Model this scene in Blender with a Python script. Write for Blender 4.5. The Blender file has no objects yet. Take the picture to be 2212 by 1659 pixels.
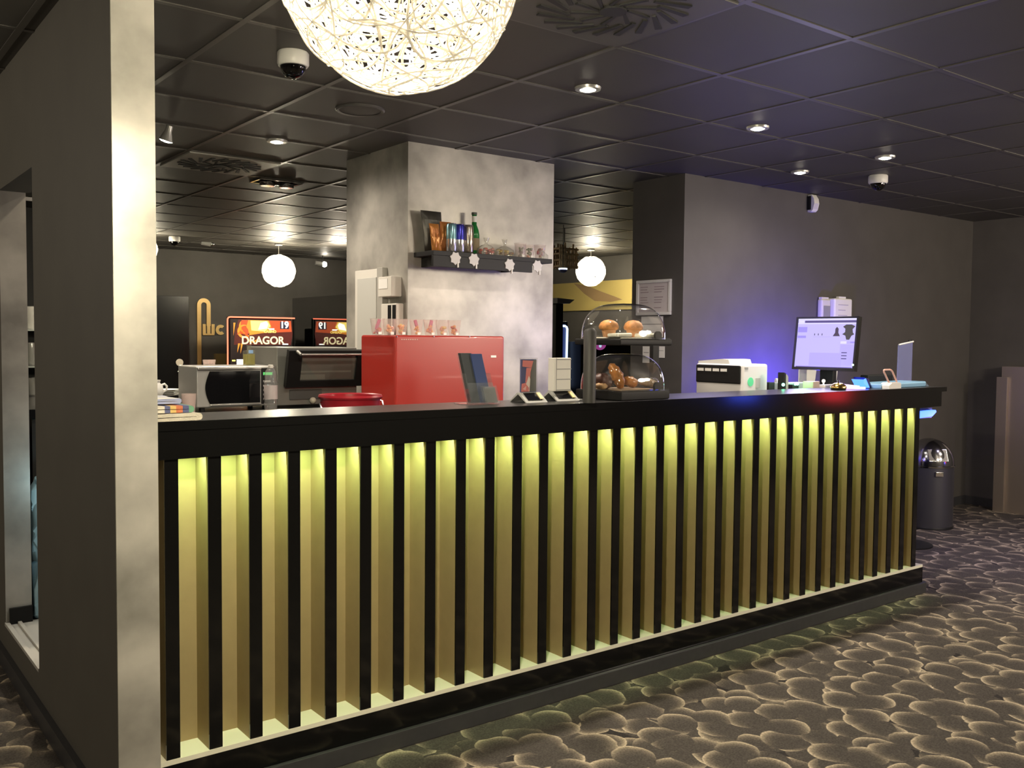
import bpy, bmesh, math, random
from mathutils import Vector, Matrix, Euler
random.seed(11)
PI = math.pi
scene = bpy.context.scene
COL = scene.collection
# ------------------------------------------------------------------ camera
CAM = Vector((-0.9131, -2.8530, 1.4393))
YAW, PITCH, ROLL, FPX = math.radians(37.3936), math.radians(-2.69425), math.radians(0.50713), 2026.2167
FW = Vector((math.sin(YAW)*math.cos(PITCH), math.cos(YAW)*math.cos(PITCH), math.sin(PITCH)))
_r = Vector((math.cos(YAW), -math.sin(YAW), 0)); _u = _r.cross(FW)
RT = math.cos(ROLL)*_r + math.sin(ROLL)*_u
UP = math.cos(ROLL)*_u - math.sin(ROLL)*_r
def ray(px, py): return FW + RT*((px-1106)/FPX) - UP*((py-829.5)/FPX)
def at(px, py, x=None, y=None, z=None, d=None):
    r = ray(px, py)
    if x is not None: t = (x-CAM.x)/r.x
    elif y is not None: t = (y-CAM.y)/r.y
    elif z is not None: t = (z-CAM.z)/r.z
    else: t = d
    return CAM + r*t
cd = bpy.data.cameras.new('camera'); co = bpy.data.objects.new('camera', cd); COL.objects.link(co)
m = Matrix((RT, UP, -FW)).transposed().to_4x4(); m.translation = CAM
co.matrix_world = m
cd.sensor_width = 36; cd.lens = FPX/2212*36; cd.clip_start = 0.02
scene.camera = co
# ------------------------------------------------------------------ materials
MATS = {}
def new_mat(name):
    mt = bpy.data.materials.new(name); mt.use_nodes = True
    nt = mt.node_tree; return mt, nt, nt.nodes['Principled BSDF']
def mat(name, col, rough=0.5, metal=0.0, spec=0.5, em=None, es=0.0, noise=0.0, nscale=8.0, bump=0.0, bscale=60.0, coat=0.0, sss=0.0):
    if name in MATS: return MATS[name]
    mt, nt, p = new_mat(name)
    c = (*col, 1)
    p.inputs['Base Color'].default_value = c
    p.inputs['Roughness'].default_value = rough
    p.inputs['Metallic'].default_value = metal
    p.inputs['Specular IOR Level'].default_value = spec
    p.inputs['Coat Weight'].default_value = coat
    if em: p.inputs['Emission Color'].default_value = (*em, 1); p.inputs['Emission Strength'].default_value = es
    tc = nt.nodes.new('ShaderNodeTexCoord')
    if noise:
        n = nt.nodes.new('ShaderNodeTexNoise'); n.inputs['Scale'].default_value = nscale; n.inputs['Detail'].default_value = 5
        nt.links.new(tc.outputs['Object'], n.inputs['Vector'])
        r = nt.nodes.new('ShaderNodeMapRange'); r.inputs[1].default_value = .3; r.inputs[2].default_value = .7
        r.inputs[3].default_value = 1-noise; r.inputs[4].default_value = 1+noise
        nt.links.new(n.outputs['Fac'], r.inputs[0])
        mx = nt.nodes.new('ShaderNodeVectorMath'); mx.operation = 'SCALE'; mx.inputs[0].default_value = col
        nt.links.new(r.outputs[0], mx.inputs['Scale']); nt.links.new(mx.outputs[0], p.inputs['Base Color'])
    if bump:
        n = nt.nodes.new('ShaderNodeTexNoise'); n.inputs['Scale'].default_value = bscale; n.inputs['Detail'].default_value = 4
        nt.links.new(tc.outputs['Object'], n.inputs['Vector'])
        b = nt.nodes.new('ShaderNodeBump'); b.inputs['Strength'].default_value = bump; b.inputs['Distance'].default_value = .01
        nt.links.new(n.outputs['Fac'], b.inputs['Height']); nt.links.new(b.outputs[0], p.inputs['Normal'])
    MATS[name] = mt; return mt
def glow(name, col, s):
    return mat(name, (0.02, 0.02, 0.02), .5, em=col, es=s)
def clear(name, tint=(1, 1, 1), refl=1.0, haze=0.0, hazecol=(1, 1, 1), rough=.03):
    if name in MATS: return MATS[name]
    mt = bpy.data.materials.new(name); mt.use_nodes = True; nt = mt.node_tree; nt.nodes.clear()
    o = nt.nodes.new('ShaderNodeOutputMaterial'); t = nt.nodes.new('ShaderNodeBsdfTransparent'); t.inputs[0].default_value = (*tint, 1)
    g = nt.nodes.new('ShaderNodeBsdfGlossy'); g.inputs['Roughness'].default_value = rough
    f = nt.nodes.new('ShaderNodeLayerWeight'); f.inputs['Blend'].default_value = .5
    pw = nt.nodes.new('ShaderNodeMath'); pw.operation = 'POWER'; pw.inputs[1].default_value = 4.0
    ma = nt.nodes.new('ShaderNodeMath'); ma.operation = 'MULTIPLY_ADD'; ma.inputs[1].default_value = .8; ma.inputs[2].default_value = .045
    mm = nt.nodes.new('ShaderNodeMath'); mm.operation = 'MULTIPLY'; mm.inputs[1].default_value = refl; mm.use_clamp = True
    mx = nt.nodes.new('ShaderNodeMixShader')
    nt.links.new(f.outputs['Facing'], pw.inputs[0]); nt.links.new(pw.outputs[0], ma.inputs[0]); nt.links.new(ma.outputs[0], mm.inputs[0]); nt.links.new(mm.outputs[0], mx.inputs[0])
    src = t
    if haze:
        d = nt.nodes.new('ShaderNodeBsdfDiffuse'); d.inputs[0].default_value = (*hazecol, 1)
        m2 = nt.nodes.new('ShaderNodeMixShader'); m2.inputs[0].default_value = haze
        nt.links.new(t.outputs[0], m2.inputs[1]); nt.links.new(d.outputs[0], m2.inputs[2]); src = m2
    nt.links.new(src.outputs[0], mx.inputs[1]); nt.links.new(g.outputs[0], mx.inputs[2]); nt.links.new(mx.outputs[0], o.inputs[0])
    MATS[name] = mt; return mt

def wire_mat(glow_s=.1):
    mt = bpy.data.materials.new('white lamp wire'); mt.use_nodes = True; nt = mt.node_tree; nt.nodes.clear()
    e = nt.nodes.new('ShaderNodeEmission'); e.inputs[0].default_value = (1, .93, .78, 1); e.inputs[1].default_value = glow_s; ad = nt.nodes.new('ShaderNodeAddShader')  # emission added to the wires so they look lit by the bulbs
    o = nt.nodes.new('ShaderNodeOutputMaterial')
    d = nt.nodes.new('ShaderNodeBsdfDiffuse'); d.inputs[0].default_value = (.85, .82, .76, 1)
    t = nt.nodes.new('ShaderNodeBsdfTranslucent'); t.inputs[0].default_value = (.85, .82, .74, 1)
    x = nt.nodes.new('ShaderNodeMixShader'); x.inputs[0].default_value = .45
    nt.links.new(d.outputs[0], x.inputs[1]); nt.links.new(t.outputs[0], x.inputs[2]); nt.links.new(x.outputs[0], ad.inputs[0]); nt.links.new(e.outputs[0], ad.inputs[1]); nt.links.new(ad.outputs[0], o.inputs[0])
    return mt

def carpet_mat():
    mt, nt, p = new_mat('swirl carpet'); N = nt.nodes.new; L = nt.links.new
    p.inputs['Roughness'].default_value = .95; p.inputs['Specular IOR Level'].default_value = .1
    geo = N('ShaderNodeNewGeometry')
    def math_(op, a, b=None, clamp=False):
        n = N('ShaderNodeMath'); n.operation = op; n.use_clamp = clamp
        for i, v in enumerate((a, b)):
            if v is None: continue
            if isinstance(v, (int, float)): n.inputs[i].default_value = v
            else: L(v, n.inputs[i])
        return n.outputs[0]
    base = N('ShaderNodeRGB'); base.outputs[0].default_value = (.03, .027, .026, 1)
    cur = base.outputs[0]
    wob = N('ShaderNodeTexNoise'); wob.inputs['Scale'].default_value = 6; wob.inputs['Detail'].default_value = 2
    L(geo.outputs['Position'], wob.inputs['Vector'])
    wv = N('ShaderNodeVectorMath'); wv.operation = 'SCALE'; wv.inputs['Scale'].default_value = .05
    L(wob.outputs['Color'], wv.inputs[0])
    pa = N('ShaderNodeVectorMath'); pa.operation = 'ADD'; L(geo.outputs['Position'], pa.inputs[0]); L(wv.outputs[0], pa.inputs[1])
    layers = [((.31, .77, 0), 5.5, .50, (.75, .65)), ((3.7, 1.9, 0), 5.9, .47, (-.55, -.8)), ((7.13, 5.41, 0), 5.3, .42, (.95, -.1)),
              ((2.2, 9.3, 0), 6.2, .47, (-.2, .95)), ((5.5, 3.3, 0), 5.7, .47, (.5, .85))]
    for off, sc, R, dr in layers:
        ad = N('ShaderNodeVectorMath'); ad.operation = 'ADD'; L(pa.outputs[0], ad.inputs[0]); ad.inputs[1].default_value = off
        v = N('ShaderNodeTexVoronoi'); v.voronoi_dimensions = '2D'; v.inputs['Scale'].default_value = sc; v.inputs['Randomness'].default_value = .85
        L(ad.outputs[0], v.inputs['Vector'])
        s = N('ShaderNodeVectorMath'); s.operation = 'SUBTRACT'; L(ad.outputs[0], s.inputs[0]); L(v.outputs['Position'], s.inputs[1])
        s2 = N('ShaderNodeVectorMath'); s2.operation = 'MULTIPLY'; L(s.outputs[0], s2.inputs[0]); s2.inputs[1].default_value = (1, 1, 0)
        nn = N('ShaderNodeVectorMath'); nn.operation = 'NORMALIZE'; L(s2.outputs[0], nn.inputs[0])
        dt = N('ShaderNodeVectorMath'); dt.operation = 'DOT_PRODUCT'; L(nn.outputs[0], dt.inputs[0])
        sc_ = N('ShaderNodeSeparateColor'); L(v.outputs['Color'], sc_.inputs[0])
        an = math_('ADD', math_('MULTIPLY', sc_.outputs[0], 3.0), math.atan2(dr[1], dr[0])-1.5)
        cb = N('ShaderNodeCombineXYZ'); L(math_('COSINE', an), cb.inputs[0]); L(math_('SINE', an), cb.inputs[1]); L(cb.outputs[0], dt.inputs[1])
        d = v.outputs['Distance']
        q = math_('DIVIDE', d, R)
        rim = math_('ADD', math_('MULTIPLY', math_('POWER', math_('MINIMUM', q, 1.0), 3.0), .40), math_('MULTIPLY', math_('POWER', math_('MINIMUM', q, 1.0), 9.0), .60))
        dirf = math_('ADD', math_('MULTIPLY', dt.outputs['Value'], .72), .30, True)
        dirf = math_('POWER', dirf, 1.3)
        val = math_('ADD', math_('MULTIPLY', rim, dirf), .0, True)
        ramp = N('ShaderNodeMix'); ramp.data_type = 'RGBA'
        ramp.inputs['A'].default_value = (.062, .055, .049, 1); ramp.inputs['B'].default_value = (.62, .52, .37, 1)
        L(val, ramp.inputs['Factor'])
        mk = N('ShaderNodeMapRange'); mk.inputs[1].default_value = 1.0; mk.inputs[2].default_value = .95; mk.inputs[3].default_value = 0; mk.inputs[4].default_value = 1
        L(q, mk.inputs[0])
        mk2 = mk.outputs[0]
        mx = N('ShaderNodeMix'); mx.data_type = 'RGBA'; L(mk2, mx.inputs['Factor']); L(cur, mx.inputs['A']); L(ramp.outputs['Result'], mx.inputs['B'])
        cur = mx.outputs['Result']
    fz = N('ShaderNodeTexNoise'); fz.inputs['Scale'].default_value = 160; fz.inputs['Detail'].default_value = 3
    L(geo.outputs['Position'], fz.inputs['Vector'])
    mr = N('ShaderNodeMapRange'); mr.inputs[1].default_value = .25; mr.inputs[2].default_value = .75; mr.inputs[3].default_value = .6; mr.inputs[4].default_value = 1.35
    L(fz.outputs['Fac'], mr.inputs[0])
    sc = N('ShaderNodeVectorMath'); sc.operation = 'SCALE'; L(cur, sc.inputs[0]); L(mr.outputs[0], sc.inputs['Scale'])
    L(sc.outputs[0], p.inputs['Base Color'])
    b = N('ShaderNodeBump'); b.inputs['Strength'].default_value = .5; b.inputs['Distance'].default_value = .006
    L(fz.outputs['Fac'], b.inputs['Height']); L(b.outputs[0], p.inputs['Normal'])
    return mt

PLASTER = mat('cloudy beige plaster', (.38, .365, .33), .40, .3, noise=.38, nscale=4.2, bump=.08, bscale=9)
DARKWALL = mat('dark grey painted wall', (.078, .072, .066), .6, noise=.08, nscale=5, bump=.05, bscale=200)
SIDEWALL = mat('dark olive grey wall paint', (.086, .081, .066), .65, noise=.06, nscale=5)
CEIL = mat('dark ceiling tile', (.066, .062, .056), .54, noise=.05, nscale=2, spec=.45)
TBAR = mat('grey ceiling rail', (.082, .077, .070), .38, .0, .6)
CARPET = carpet_mat()
BLACK = mat('black lacquer', (.004, .004, .004), .10, spec=.4)
BLACKTOP = mat('black satin worktop', (.022, .022, .022), .30, spec=.55)
GOLD = mat('gold paint', (.35, .27, .135), .55, .15, noise=.04, nscale=20)
CREAM = mat('cream ledge paint', (.78, .76, .62), .5)
GREYTRIM = mat('dark grey skirting', (.04, .04, .042), .42, noise=.1, nscale=30)
WHITE = mat('white plastic', (.75, .74, .71), .4)
OFFWHITE = mat('off white plastic', (.6, .58, .53), .45)
STEEL = mat('brushed steel', (.55, .54, .52), .3, 1.0)
SILVER = mat('silver paint', (.52, .52, .5), .32, .6)
CHROME = mat('chrome', (.75, .75, .75), .12, 1.0)
RED = mat('red enamel', (.34, .022, .015), .3, coat=.3)
REDPLASTIC = mat('red plastic', (.26, .010, .018), .3)
BLACKPL = mat('black plastic', (.009, .009, .009), .5, spec=.22)
BLACKGLASS = mat('black glass', (.006, .006, .007), .06, spec=.7)
PAPER = mat('paper white', (.8, .79, .75), .8)
GREY = mat('grey plastic', (.25, .25, .24), .5)
CLEAR = clear('clear plastic', (.96, .96, .95), 1.6)
CLEARTHIN = clear('thin clear plastic', (.97, .95, .94), .5, .30, (.82, .68, .64))
# ------------------------------------------------------------------ mesh builder
class MB:
    def __init__(s): s.bm = bmesh.new(); s.wn = False
    def _mi(s, faces, mi):
        for f in faces: f.material_index = mi
    def box(s, x0, x1, y0, y1, z0, z1, mi=0, bev=0.0, seg=2):
        r = bmesh.ops.create_cube(s.bm, size=1)
        vs = r['verts']
        for v in vs:
            v.co = Vector((x0+(v.co.x+.5)*(x1-x0), y0+(v.co.y+.5)*(y1-y0), z0+(v.co.z+.5)*(z1-z0)))
        fs = set(f for v in vs for f in v.link_faces); s._mi(fs, mi)
        if bev:
            s.wn = True
            es = list(set(e for v in vs for e in v.link_edges))
            o = bmesh.ops.bevel(s.bm, geom=es, offset=bev, segments=seg, profile=.5, affect='EDGES', clamp_overlap=True)
            s._mi(o['faces'], mi)
        return s
    def quad(s, pts, mi=0):
        f = s.bm.faces.new([s.bm.verts.new(Vector(p)) for p in pts]); f.material_index = mi; return s
    def prism(s, pts, vec, mi=0):
        n = len(pts); vec = Vector(vec)
        a = [s.bm.verts.new(Vector(p)) for p in pts]; b = [s.bm.verts.new(Vector(p)+vec) for p in pts]
        fs = [s.bm.faces.new(a[::-1]), s.bm.faces.new(b)]
        for i in range(n): fs.append(s.bm.faces.new((a[i], a[(i+1) % n], b[(i+1) % n], b[i])))
        s._mi(fs, mi); return s
    def lathe(s, prof, c=(0, 0, 0), seg=24, mi=0, sx=1, sy=1, rot=None):
        c = Vector(c); rings = []
        for r, z in prof:
            if r < 1e-6:
                p = Vector((0, 0, z)); p = rot @ p if rot else p
                rings.append([s.bm.verts.new(c+p)])
            else:
                ring = []
                for k in range(seg):
                    a = 2*PI*k/seg; p = Vector((r*sx*math.cos(a), r*sy*math.sin(a), z)); p = rot @ p if rot else p
                    ring.append(s.bm.verts.new(c+p))
                rings.append(ring)
        fs = []
        for a, b in zip(rings, rings[1:]):
            if len(a) == 1 and len(b) == 1: continue
            for k in range(seg):
                k2 = (k+1) % seg
                if len(a) == 1: fs.append(s.bm.faces.new((a[0], b[k2], b[k])))
                elif len(b) == 1: fs.append(s.bm.faces.new((a[k], a[k2], b[0])))
                else: fs.append(s.bm.faces.new((a[k], a[k2], b[k2], b[k])))
        s._mi(fs, mi); return s
    def disc(s, c, r, z0, z1, seg=28, mi=0, bev=0.0, rot=None):
        b = min(bev, (z1-z0)/2)
        prof = [(0, z0), (r-b, z0), (r, z0+b), (r, z1-b), (r-b, z1), (0, z1)] if b else [(0, z0), (r, z0), (r, z1), (0, z1)]
        return s.lathe(prof, c, seg, mi, rot=rot)
    def ball(s, c, r, seg=20, mi=0, sx=1, sy=1, sz=1):
        n = seg//2
        return s.lathe([(r*math.sin(PI*i/n), -r*sz*math.cos(PI*i/n)) for i in range(n+1)], c, seg, mi, sx, sy)
    def tube(s, pts, r, seg=8, mi=0, closed=False, caps=True):
        pts = [Vector(p) for p in pts]; n = len(pts); rings = []
        t0 = (pts[1]-pts[0]).normalized(); ref = Vector((0, 0, 1)) if abs(t0.z) < .9 else Vector((1, 0, 0))
        nx = t0.cross(ref).normalized()
        for i, p in enumerate(pts):
            if closed: t = (pts[(i+1) % n]-pts[i-1]).normalized()
            else: t = (pts[min(i+1, n-1)]-pts[max(i-1, 0)]).normalized()
            nx = (nx - t*nx.dot(t)).normalized(); ny = t.cross(nx)
            rr = r[i] if isinstance(r, (list, tuple)) else r
            rings.append([s.bm.verts.new(p+nx*rr*math.cos(2*PI*k/seg)+ny*rr*math.sin(2*PI*k/seg)) for k in range(seg)])
        fs = []
        for i in range(n if closed else n-1):
            a, b = rings[i], rings[(i+1) % n]
            for k in range(seg): fs.append(s.bm.faces.new((a[k], a[(k+1) % seg], b[(k+1) % seg], b[k])))
        if caps and not closed: fs += [s.bm.faces.new(rings[0][::-1]), s.bm.faces.new(rings[-1])]
        s._mi(fs, mi); return s
    def text(s, body, loc, size, right=(1, 0, 0), up=(0, 0, 1), depth=.001, mi=0, align='CENTER', bold=0.0):
        cu = bpy.data.curves.new('t', 'FONT'); cu.body = body; cu.size = size; cu.align_x = align; cu.align_y = 'CENTER'; cu.extrude = depth; cu.offset = bold
        o = bpy.data.objects.new('t', cu); COL.objects.link(o)
        dg = bpy.context.evaluated_depsgraph_get(); me = bpy.data.meshes.new_from_object(o.evaluated_get(dg))
        R = Vector(right).normalized(); U = Vector(up).normalized(); Nn = R.cross(U)
        M = Matrix((R, U, Nn)).transposed().to_4x4(); M.translation = Vector(loc); me.transform(M)
        k = len(s.bm.faces); s.bm.from_mesh(me); s.bm.faces.ensure_lookup_table()
        s._mi(s.bm.faces[k:], mi)
        bpy.data.objects.remove(o); bpy.data.curves.remove(cu); bpy.data.meshes.remove(me); return s
    def jitter(s, amp, freq=12, seed=0):
        from mathutils import noise
        for v in s.bm.verts:
            v.co += Vector(noise.noise_vector(v.co*freq+Vector((seed, seed*1.7, 0))))*amp
        return s
    def xf(s, M):
        bmesh.ops.transform(s.bm, matrix=M, verts=s.bm.verts); return s
def wloc(o):
    v = Vector((0, 0, 0))
    while o is not None: v += o.location; o = o.parent
    return v
def part(name, mb, mats, parent=None, smooth=35, local=False, label=None, recalc=True):
    if recalc: bmesh.ops.recalc_face_normals(mb.bm, faces=mb.bm.faces)
    me = bpy.data.meshes.new(name)
    o = bpy.data.objects.new(name, me); COL.objects.link(o)
    wn = mb.wn
    if parent is not None:
        o.parent = parent
        if not local: bmesh.ops.translate(mb.bm, vec=-wloc(parent), verts=mb.bm.verts)
    else:
        xs = [v.co for v in mb.bm.verts]
        c = Vector(((min(v.x for v in xs)+max(v.x for v in xs))/2, (min(v.y for v in xs)+max(v.y for v in xs))/2, min(v.z for v in xs)))
        bmesh.ops.translate(mb.bm, vec=-c, verts=mb.bm.verts); o.location = c
    mb.bm.to_mesh(me); mb.bm.free()
    for mt in (mats if isinstance(mats, (list, tuple)) else [mats]): me.materials.append(mt)
    if smooth:
        for p in me.polygons: p.use_smooth = True
        me.set_sharp_from_angle(angle=math.radians(smooth))
    if wn and smooth:
        wm = o.modifiers.new('weighted_normals', 'WEIGHTED_NORMAL'); wm.keep_sharp = True; wm.weight = 60
    if label: o['label'] = label
    return o
def tag(o, label, cat, group=None):
    o['label'] = label; o['category'] = cat
    if group: o['group'] = group
    return o
def thing(name, label, cat, loc, group=None, rotz=0):
    o = bpy.data.objects.new(name, None); COL.objects.link(o); o.location = loc; o.rotation_euler = (0, 0, rotz)
    o.empty_display_size = .05
    return tag(o, label, cat, group)
def struct(name, mb, mats, smooth=0):
    o = part(name, mb, mats, None, smooth); o['kind'] = 'structure'; return o
def dup(src, loc, label=None, parent=None):
    c = src.copy(); COL.objects.link(c)
    if parent is not None: c.parent = parent
    else:
        c.location = loc
        if label: c['label'] = label
    for ch in [k for k in bpy.data.objects if k.parent == src]: dup(ch, None, None, c)
    return c

ZF, CE = -0.015, 2.54            # carpet and ceiling heights
XR, YB, YP, XP = 7.55, 9.2, 1.395, 3.746
# ------------------------------------------------------------------ setting
struct('floor', MB().quad([(-4, -5.5, ZF), (XR+.1, -5.5, ZF), (XR+.1, YB+.1, ZF), (-4, YB+.1, ZF)]), CARPET)
struct('ceiling', MB().box(-4, XR+.1, -5.5, YB+.1, CE, CE+.05), CEIL)
b = MB()
w = .012
for i in range(-8, 14):
    x = .352+.6*i
    if -4 < x < XR: b.box(x-w, x+w, -5.5, YB, CE-.004, CE+.01)
for j in range(-10, 16):
    y = .349+.6*j
    if -5.5 < y < YB: b.box(-4, XR, y-w, y+w, CE-.0035, CE+.01)
struct('trim_1', b, TBAR)
# thin wall at the left with a staff hatch through it
b = MB()
b.box(-.2, -.08, -.07, 1.03, ZF, CE, 1)
b.box(-.2, -.08, 1.03, 1.75, ZF, .158, 1); b.box(-.2, -.08, 1.03, 1.75, 2.065, CE, 1)
b.box(-.2, -.095, 1.75, YB, ZF, CE, 1)
b.box(-.199, -.081, -.073, -.069, ZF, CE, 0)                # plastered end of the wall
b.box(-.199, -.0945, 1.744, 1.7505, .158, 2.065, 0)            # plastered reveal of the hatch
struct('wall_left', b, [PLASTER, SIDEWALL])
struct('baseboard_left', MB().box(-.222, -.199, -.085, YB, ZF, .055).box(-.222, -.07, -.089, -.073, ZF, .0), GREYTRIM)
SILL = mat('pale grey sill', (.42, .41, .37), .5)
b = MB(); b.box(-.203, .35, 1.03, 1.75, .158, .164).box(-.094, .35, 1.75, 1.925, .158, .164); b.box(-.203, -.185, 1.03, 1.75, .164, .172); b.box(-.155, -.14, 1.03, 1.75, .164, .174)
struct('trim_2', b, SILL)
struct('trim_3', MB().box(-.185, -.0945, 1.728, 1.744, .164, .235), BLACKPL)
struct('wall_back', MB().box(-4, XR+.1, YB, YB+.12, ZF, CE), DARKWALL)
struct('wall_right', MB().box(XR, XR+.12, -5.5, YB, ZF, CE), DARKWALL)
struct('wall_partition', MB().box(XP, XR, YP, 1.87, ZF, CE), DARKWALL)
struct('wall_front', MB().box(-4, XR+.1, -5.6, -5.5, ZF, CE), DARKWALL)
struct('wall_far_left', MB().box(-4.1, -4, -5.5, YB, ZF, CE), DARKWALL)
struct('baseboard_right', MB().box(XR-.016, XR, -5.5, YP-.016, ZF, .06), GREYTRIM)
struct('baseboard_partition', MB().box(XP, XR, YP-.016, YP, ZF, .06), GREYTRIM)
PX0, PX1, PY0, PY1 = 1.828, 2.888, 1.705, 2.44
struct('wall_pillar', MB().box(PX0, PX1, PY0, PY1, ZF, CE), PLASTER)
# ------------------------------------------------------------------ bar counter
bar = thing('bar_counter', 'long black bar counter with backlit gold panels between black upright battens', 'bar counter', (2.1, .15, ZF))
ZT = 1.0717
part('worktop', MB().box(-.08, 4.49, -.016, .285, 1.158, 1.1845, 1).box(-.079, 4.489, -.0155, .284, 1.1845, 1.186, 0), [BLACKTOP, BLACK], bar, 0)
b = MB(); b.box(-.062, 4.44, -.012, .02, ZT, 1.158); b.box(4.26, 4.44, .02, .26, ZT+.04, 1.158); b.box(-.062, -.03, .02, .26, ZT, 1.158); b.box(1.988, 1.99, -.0125, 0, ZT, 1.158)
part('apron', b, BLACK, bar, 0)
part('back_panel', MB().box(-.08, 4.20, .112, .13, .15, ZT+.08), GOLD, bar, 0)
part('soffit', MB().box(-.06, 4.22, .02, .112, ZT+.06, ZT+.075), BLACKPL, bar, 0)
part('ledge', MB().box(-.095, 4.297, -.004, .13, .135, .15), CREAM, bar, 0)
part('plinth', MB().box(-.095, 4.297, -.005, .26, ZF, .1345).box(1.93, 1.932, -.0055, 0, 0, .134), BLACK, bar, 0)
part('skirting_board', MB().box(-.1, 4.312, -.024, -.005, ZF, .048, bev=.004).box(4.297, 4.312, -.02, .26, ZF, .048), GREYTRIM, bar, 30)
part('end_panel', MB().box(4.2, 4.224, .002, .26, .15, ZT+.04), BLACK, bar, 0)
part('rear_panel', MB().box(-.08, 4.26, .24, .262, .15, 1.157), BLACKPL, bar, 0)
P = .132
b = MB(); b.box(-.0417, 0, .006, .1118, .15, ZT+.06, 0); b.box(-.0417, 0, 0, .006, .15, ZT+.001, 1)
sl = part('slat', b, [GOLD, BLACK], bar, 0)
for k in range(1, 33):
    c = sl.copy(); COL.objects.link(c); c.location = (P*k, 0, 0)
part('led_strip', MB().box(-.03, 4.19, .021, .028, ZT+.052, ZT+.0595), glow('green white led', (.66, 1.0, .36), 9), bar, 0)

# ------------------------------------------------------------------ wire ball pendants
WIRE = wire_mat(.1); WIRE_BRIGHT = wire_mat(1.1)
BULB = glow('lamp bulb', (1, .93, .8), 40)
def wire_ball(mb, R, nloops, wr, seed, steps=44):
    rg = random.Random(seed)
    for i in range(nloops):
        ax = Vector((rg.gauss(0, 1), rg.gauss(0, 1), rg.gauss(0, 1))).normalized()
        t = ax.orthogonal().normalized(); q = ax.cross(t)
        ang = rg.choice((rg.uniform(.18, .5), rg.uniform(.4, 1.1), rg.uniform(.9, 1.5)))
        a1, a2, p1, p2 = rg.uniform(.05, .22), rg.uniform(.03, .12), rg.uniform(0, 6.3), rg.uniform(0, 6.3)
        n1, n2 = rg.choice((2, 3)), rg.choice((4, 5, 7)); lift = rg.uniform(-.018, .012)*R*2
        pts = []
        for k in range(steps):
            th = 2*PI*k/steps
            al = ang*(1+a1*math.sin(n1*th+p1)+a2*math.sin(n2*th+p2))
            d = ax*math.cos(al)+(t*math.cos(th)+q*math.sin(th))*math.sin(al)
            pts.append(d*(R+lift+.004*math.sin(3*th+p2)))
        mb.tube(pts, wr*rg.uniform(.8, 1.25), 5, 0, True)
    return mb
def pendant(c, R, nl, wr, label, seed, power, top=CE, steps=44):
    t = thing('pendant_lamp', label, 'pendant lamp', (c.x, c.y, c.z+R), 'wire ball pendant lamps')
    part('wire_shade', wire_ball(MB(), R, nl, wr, seed, steps).xf(Matrix.Translation(c)), WIRE if steps > 50 else WIRE_BRIGHT, t, 60, recalc=False)
    b = MB()
    for k in range(3):
        a = k*2.1+.4; b.ball(c+Vector((.05*math.cos(a)*R/.2, .05*math.sin(a)*R/.2, .01)), .028*R/.2, 14)
    part('bulb', b, BULB, t, 60)
    part('socket', MB().disc(c, .022, .03, R*.95, 16).tube([c+Vector((0, 0, .03)), c+Vector((.05, 0, .03))], .008), SILVER, t, 40)
    part('cord', MB().tube([(c.x, c.y, c.z+R*.9), (c.x, c.y, top)], .0035, 8), OFFWHITE, t, 40)
    part('ceiling_rose', MB().disc((c.x, c.y, 0), .045, top-.022, top, 24, bev=.006), SILVER, t, 40)
    l = bpy.data.lights.new('lamp_light', 'POINT'); l.energy = power; l.color = (1, .89, .64); l.shadow_soft_size = .07
    lo = bpy.data.objects.new('lamp_light', l); COL.objects.link(lo); lo.location = c
    return t
d0 = 1.58
c0 = CAM+ray(863, -66)*d0
pendant(c0, 253/FPX*d0*.985, 150, .0018, 'huge glowing wire ball lamp cut off by the top of the photo', 3, 560, steps=56)
def small_pendant(px, py, rpx, y, label, seed, power):
    c = at(px, py, y=y); d = (c-CAM).dot(FW)
    pendant(c, rpx/FPX*d, 115, .0034, label, seed, power, steps=32)
small_pendant(602, 585, 34, 7.6, 'small glowing ball lamp hanging above the casino screen at the back', 5, 190)
small_pendant(1276, 586, 31, 5.6, 'small glowing ball lamp hanging in the gap right of the pillar above the pastry case', 7, 200)
small_pendant(306.5, 538, 31, 7.6, 'ball lamp mostly hidden behind the pale wall end at the left', 9, 230)

# ------------------------------------------------------------------ ceiling fittings
LENS = glow('downlight lens', (1, .9, .72), 60)
def downlight():
    t = thing('downlight', '', 'ceiling light', (0, 0, CE), 'recessed downlights')
    part('trim_ring', MB().lathe([(.024, -.004), (.026, -.009), (.041, -.008), (.043, -.0005), (.024, -.001)], (0, 0, 0), 32).xf(Matrix.Scale(1.35, 4)), SILVER, t, 40, local=True)
    part('lens', MB().lathe([(0, -.012), (.016, -.011), (.026, -.007), (.032, -.003), (0, -.002)], (0, 0, 0), 24).xf(Matrix.Diagonal((1.3, 1.3, 1.5, 1))), LENS, t, 40, local=True)
    return t
dl = downlight()
DLS = [(1856, 0), ]
dspec = [(1270, 189, 'downlight over the bar right of the big lamp and nearest of its row', 88), (1637, 274, 'downlight over the bar between the pastry case and the monitor', 160),
         (1912, 338, 'downlight just above the white dome camera at the right', 70), (1728, 370, 'downlight nearest to the motion sensor on the right wall', 32),
         (598, 303, 'downlight left of the pillar under the white dome camera', 95)]
for i, (px, py, lab, pw) in enumerate(dspec):
    q = at(px, py, z=CE)
    if i == 0: dl.location = (q.x, q.y, CE); dl['label'] = lab
    else: dup(dl, (q.x, q.y, CE), lab)
    l = bpy.data.lights.new('downlight_spot', 'SPOT'); l.energy = pw; l.color = (1, .87, .72); l.spot_size = 2.9; l.spot_blend = 1.0; l.shadow_soft_size = .025
    lo = bpy.data.objects.new('downlight_spot', l); COL.objects.link(lo); lo.location = (q.x, q.y, CE-.02)
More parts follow.
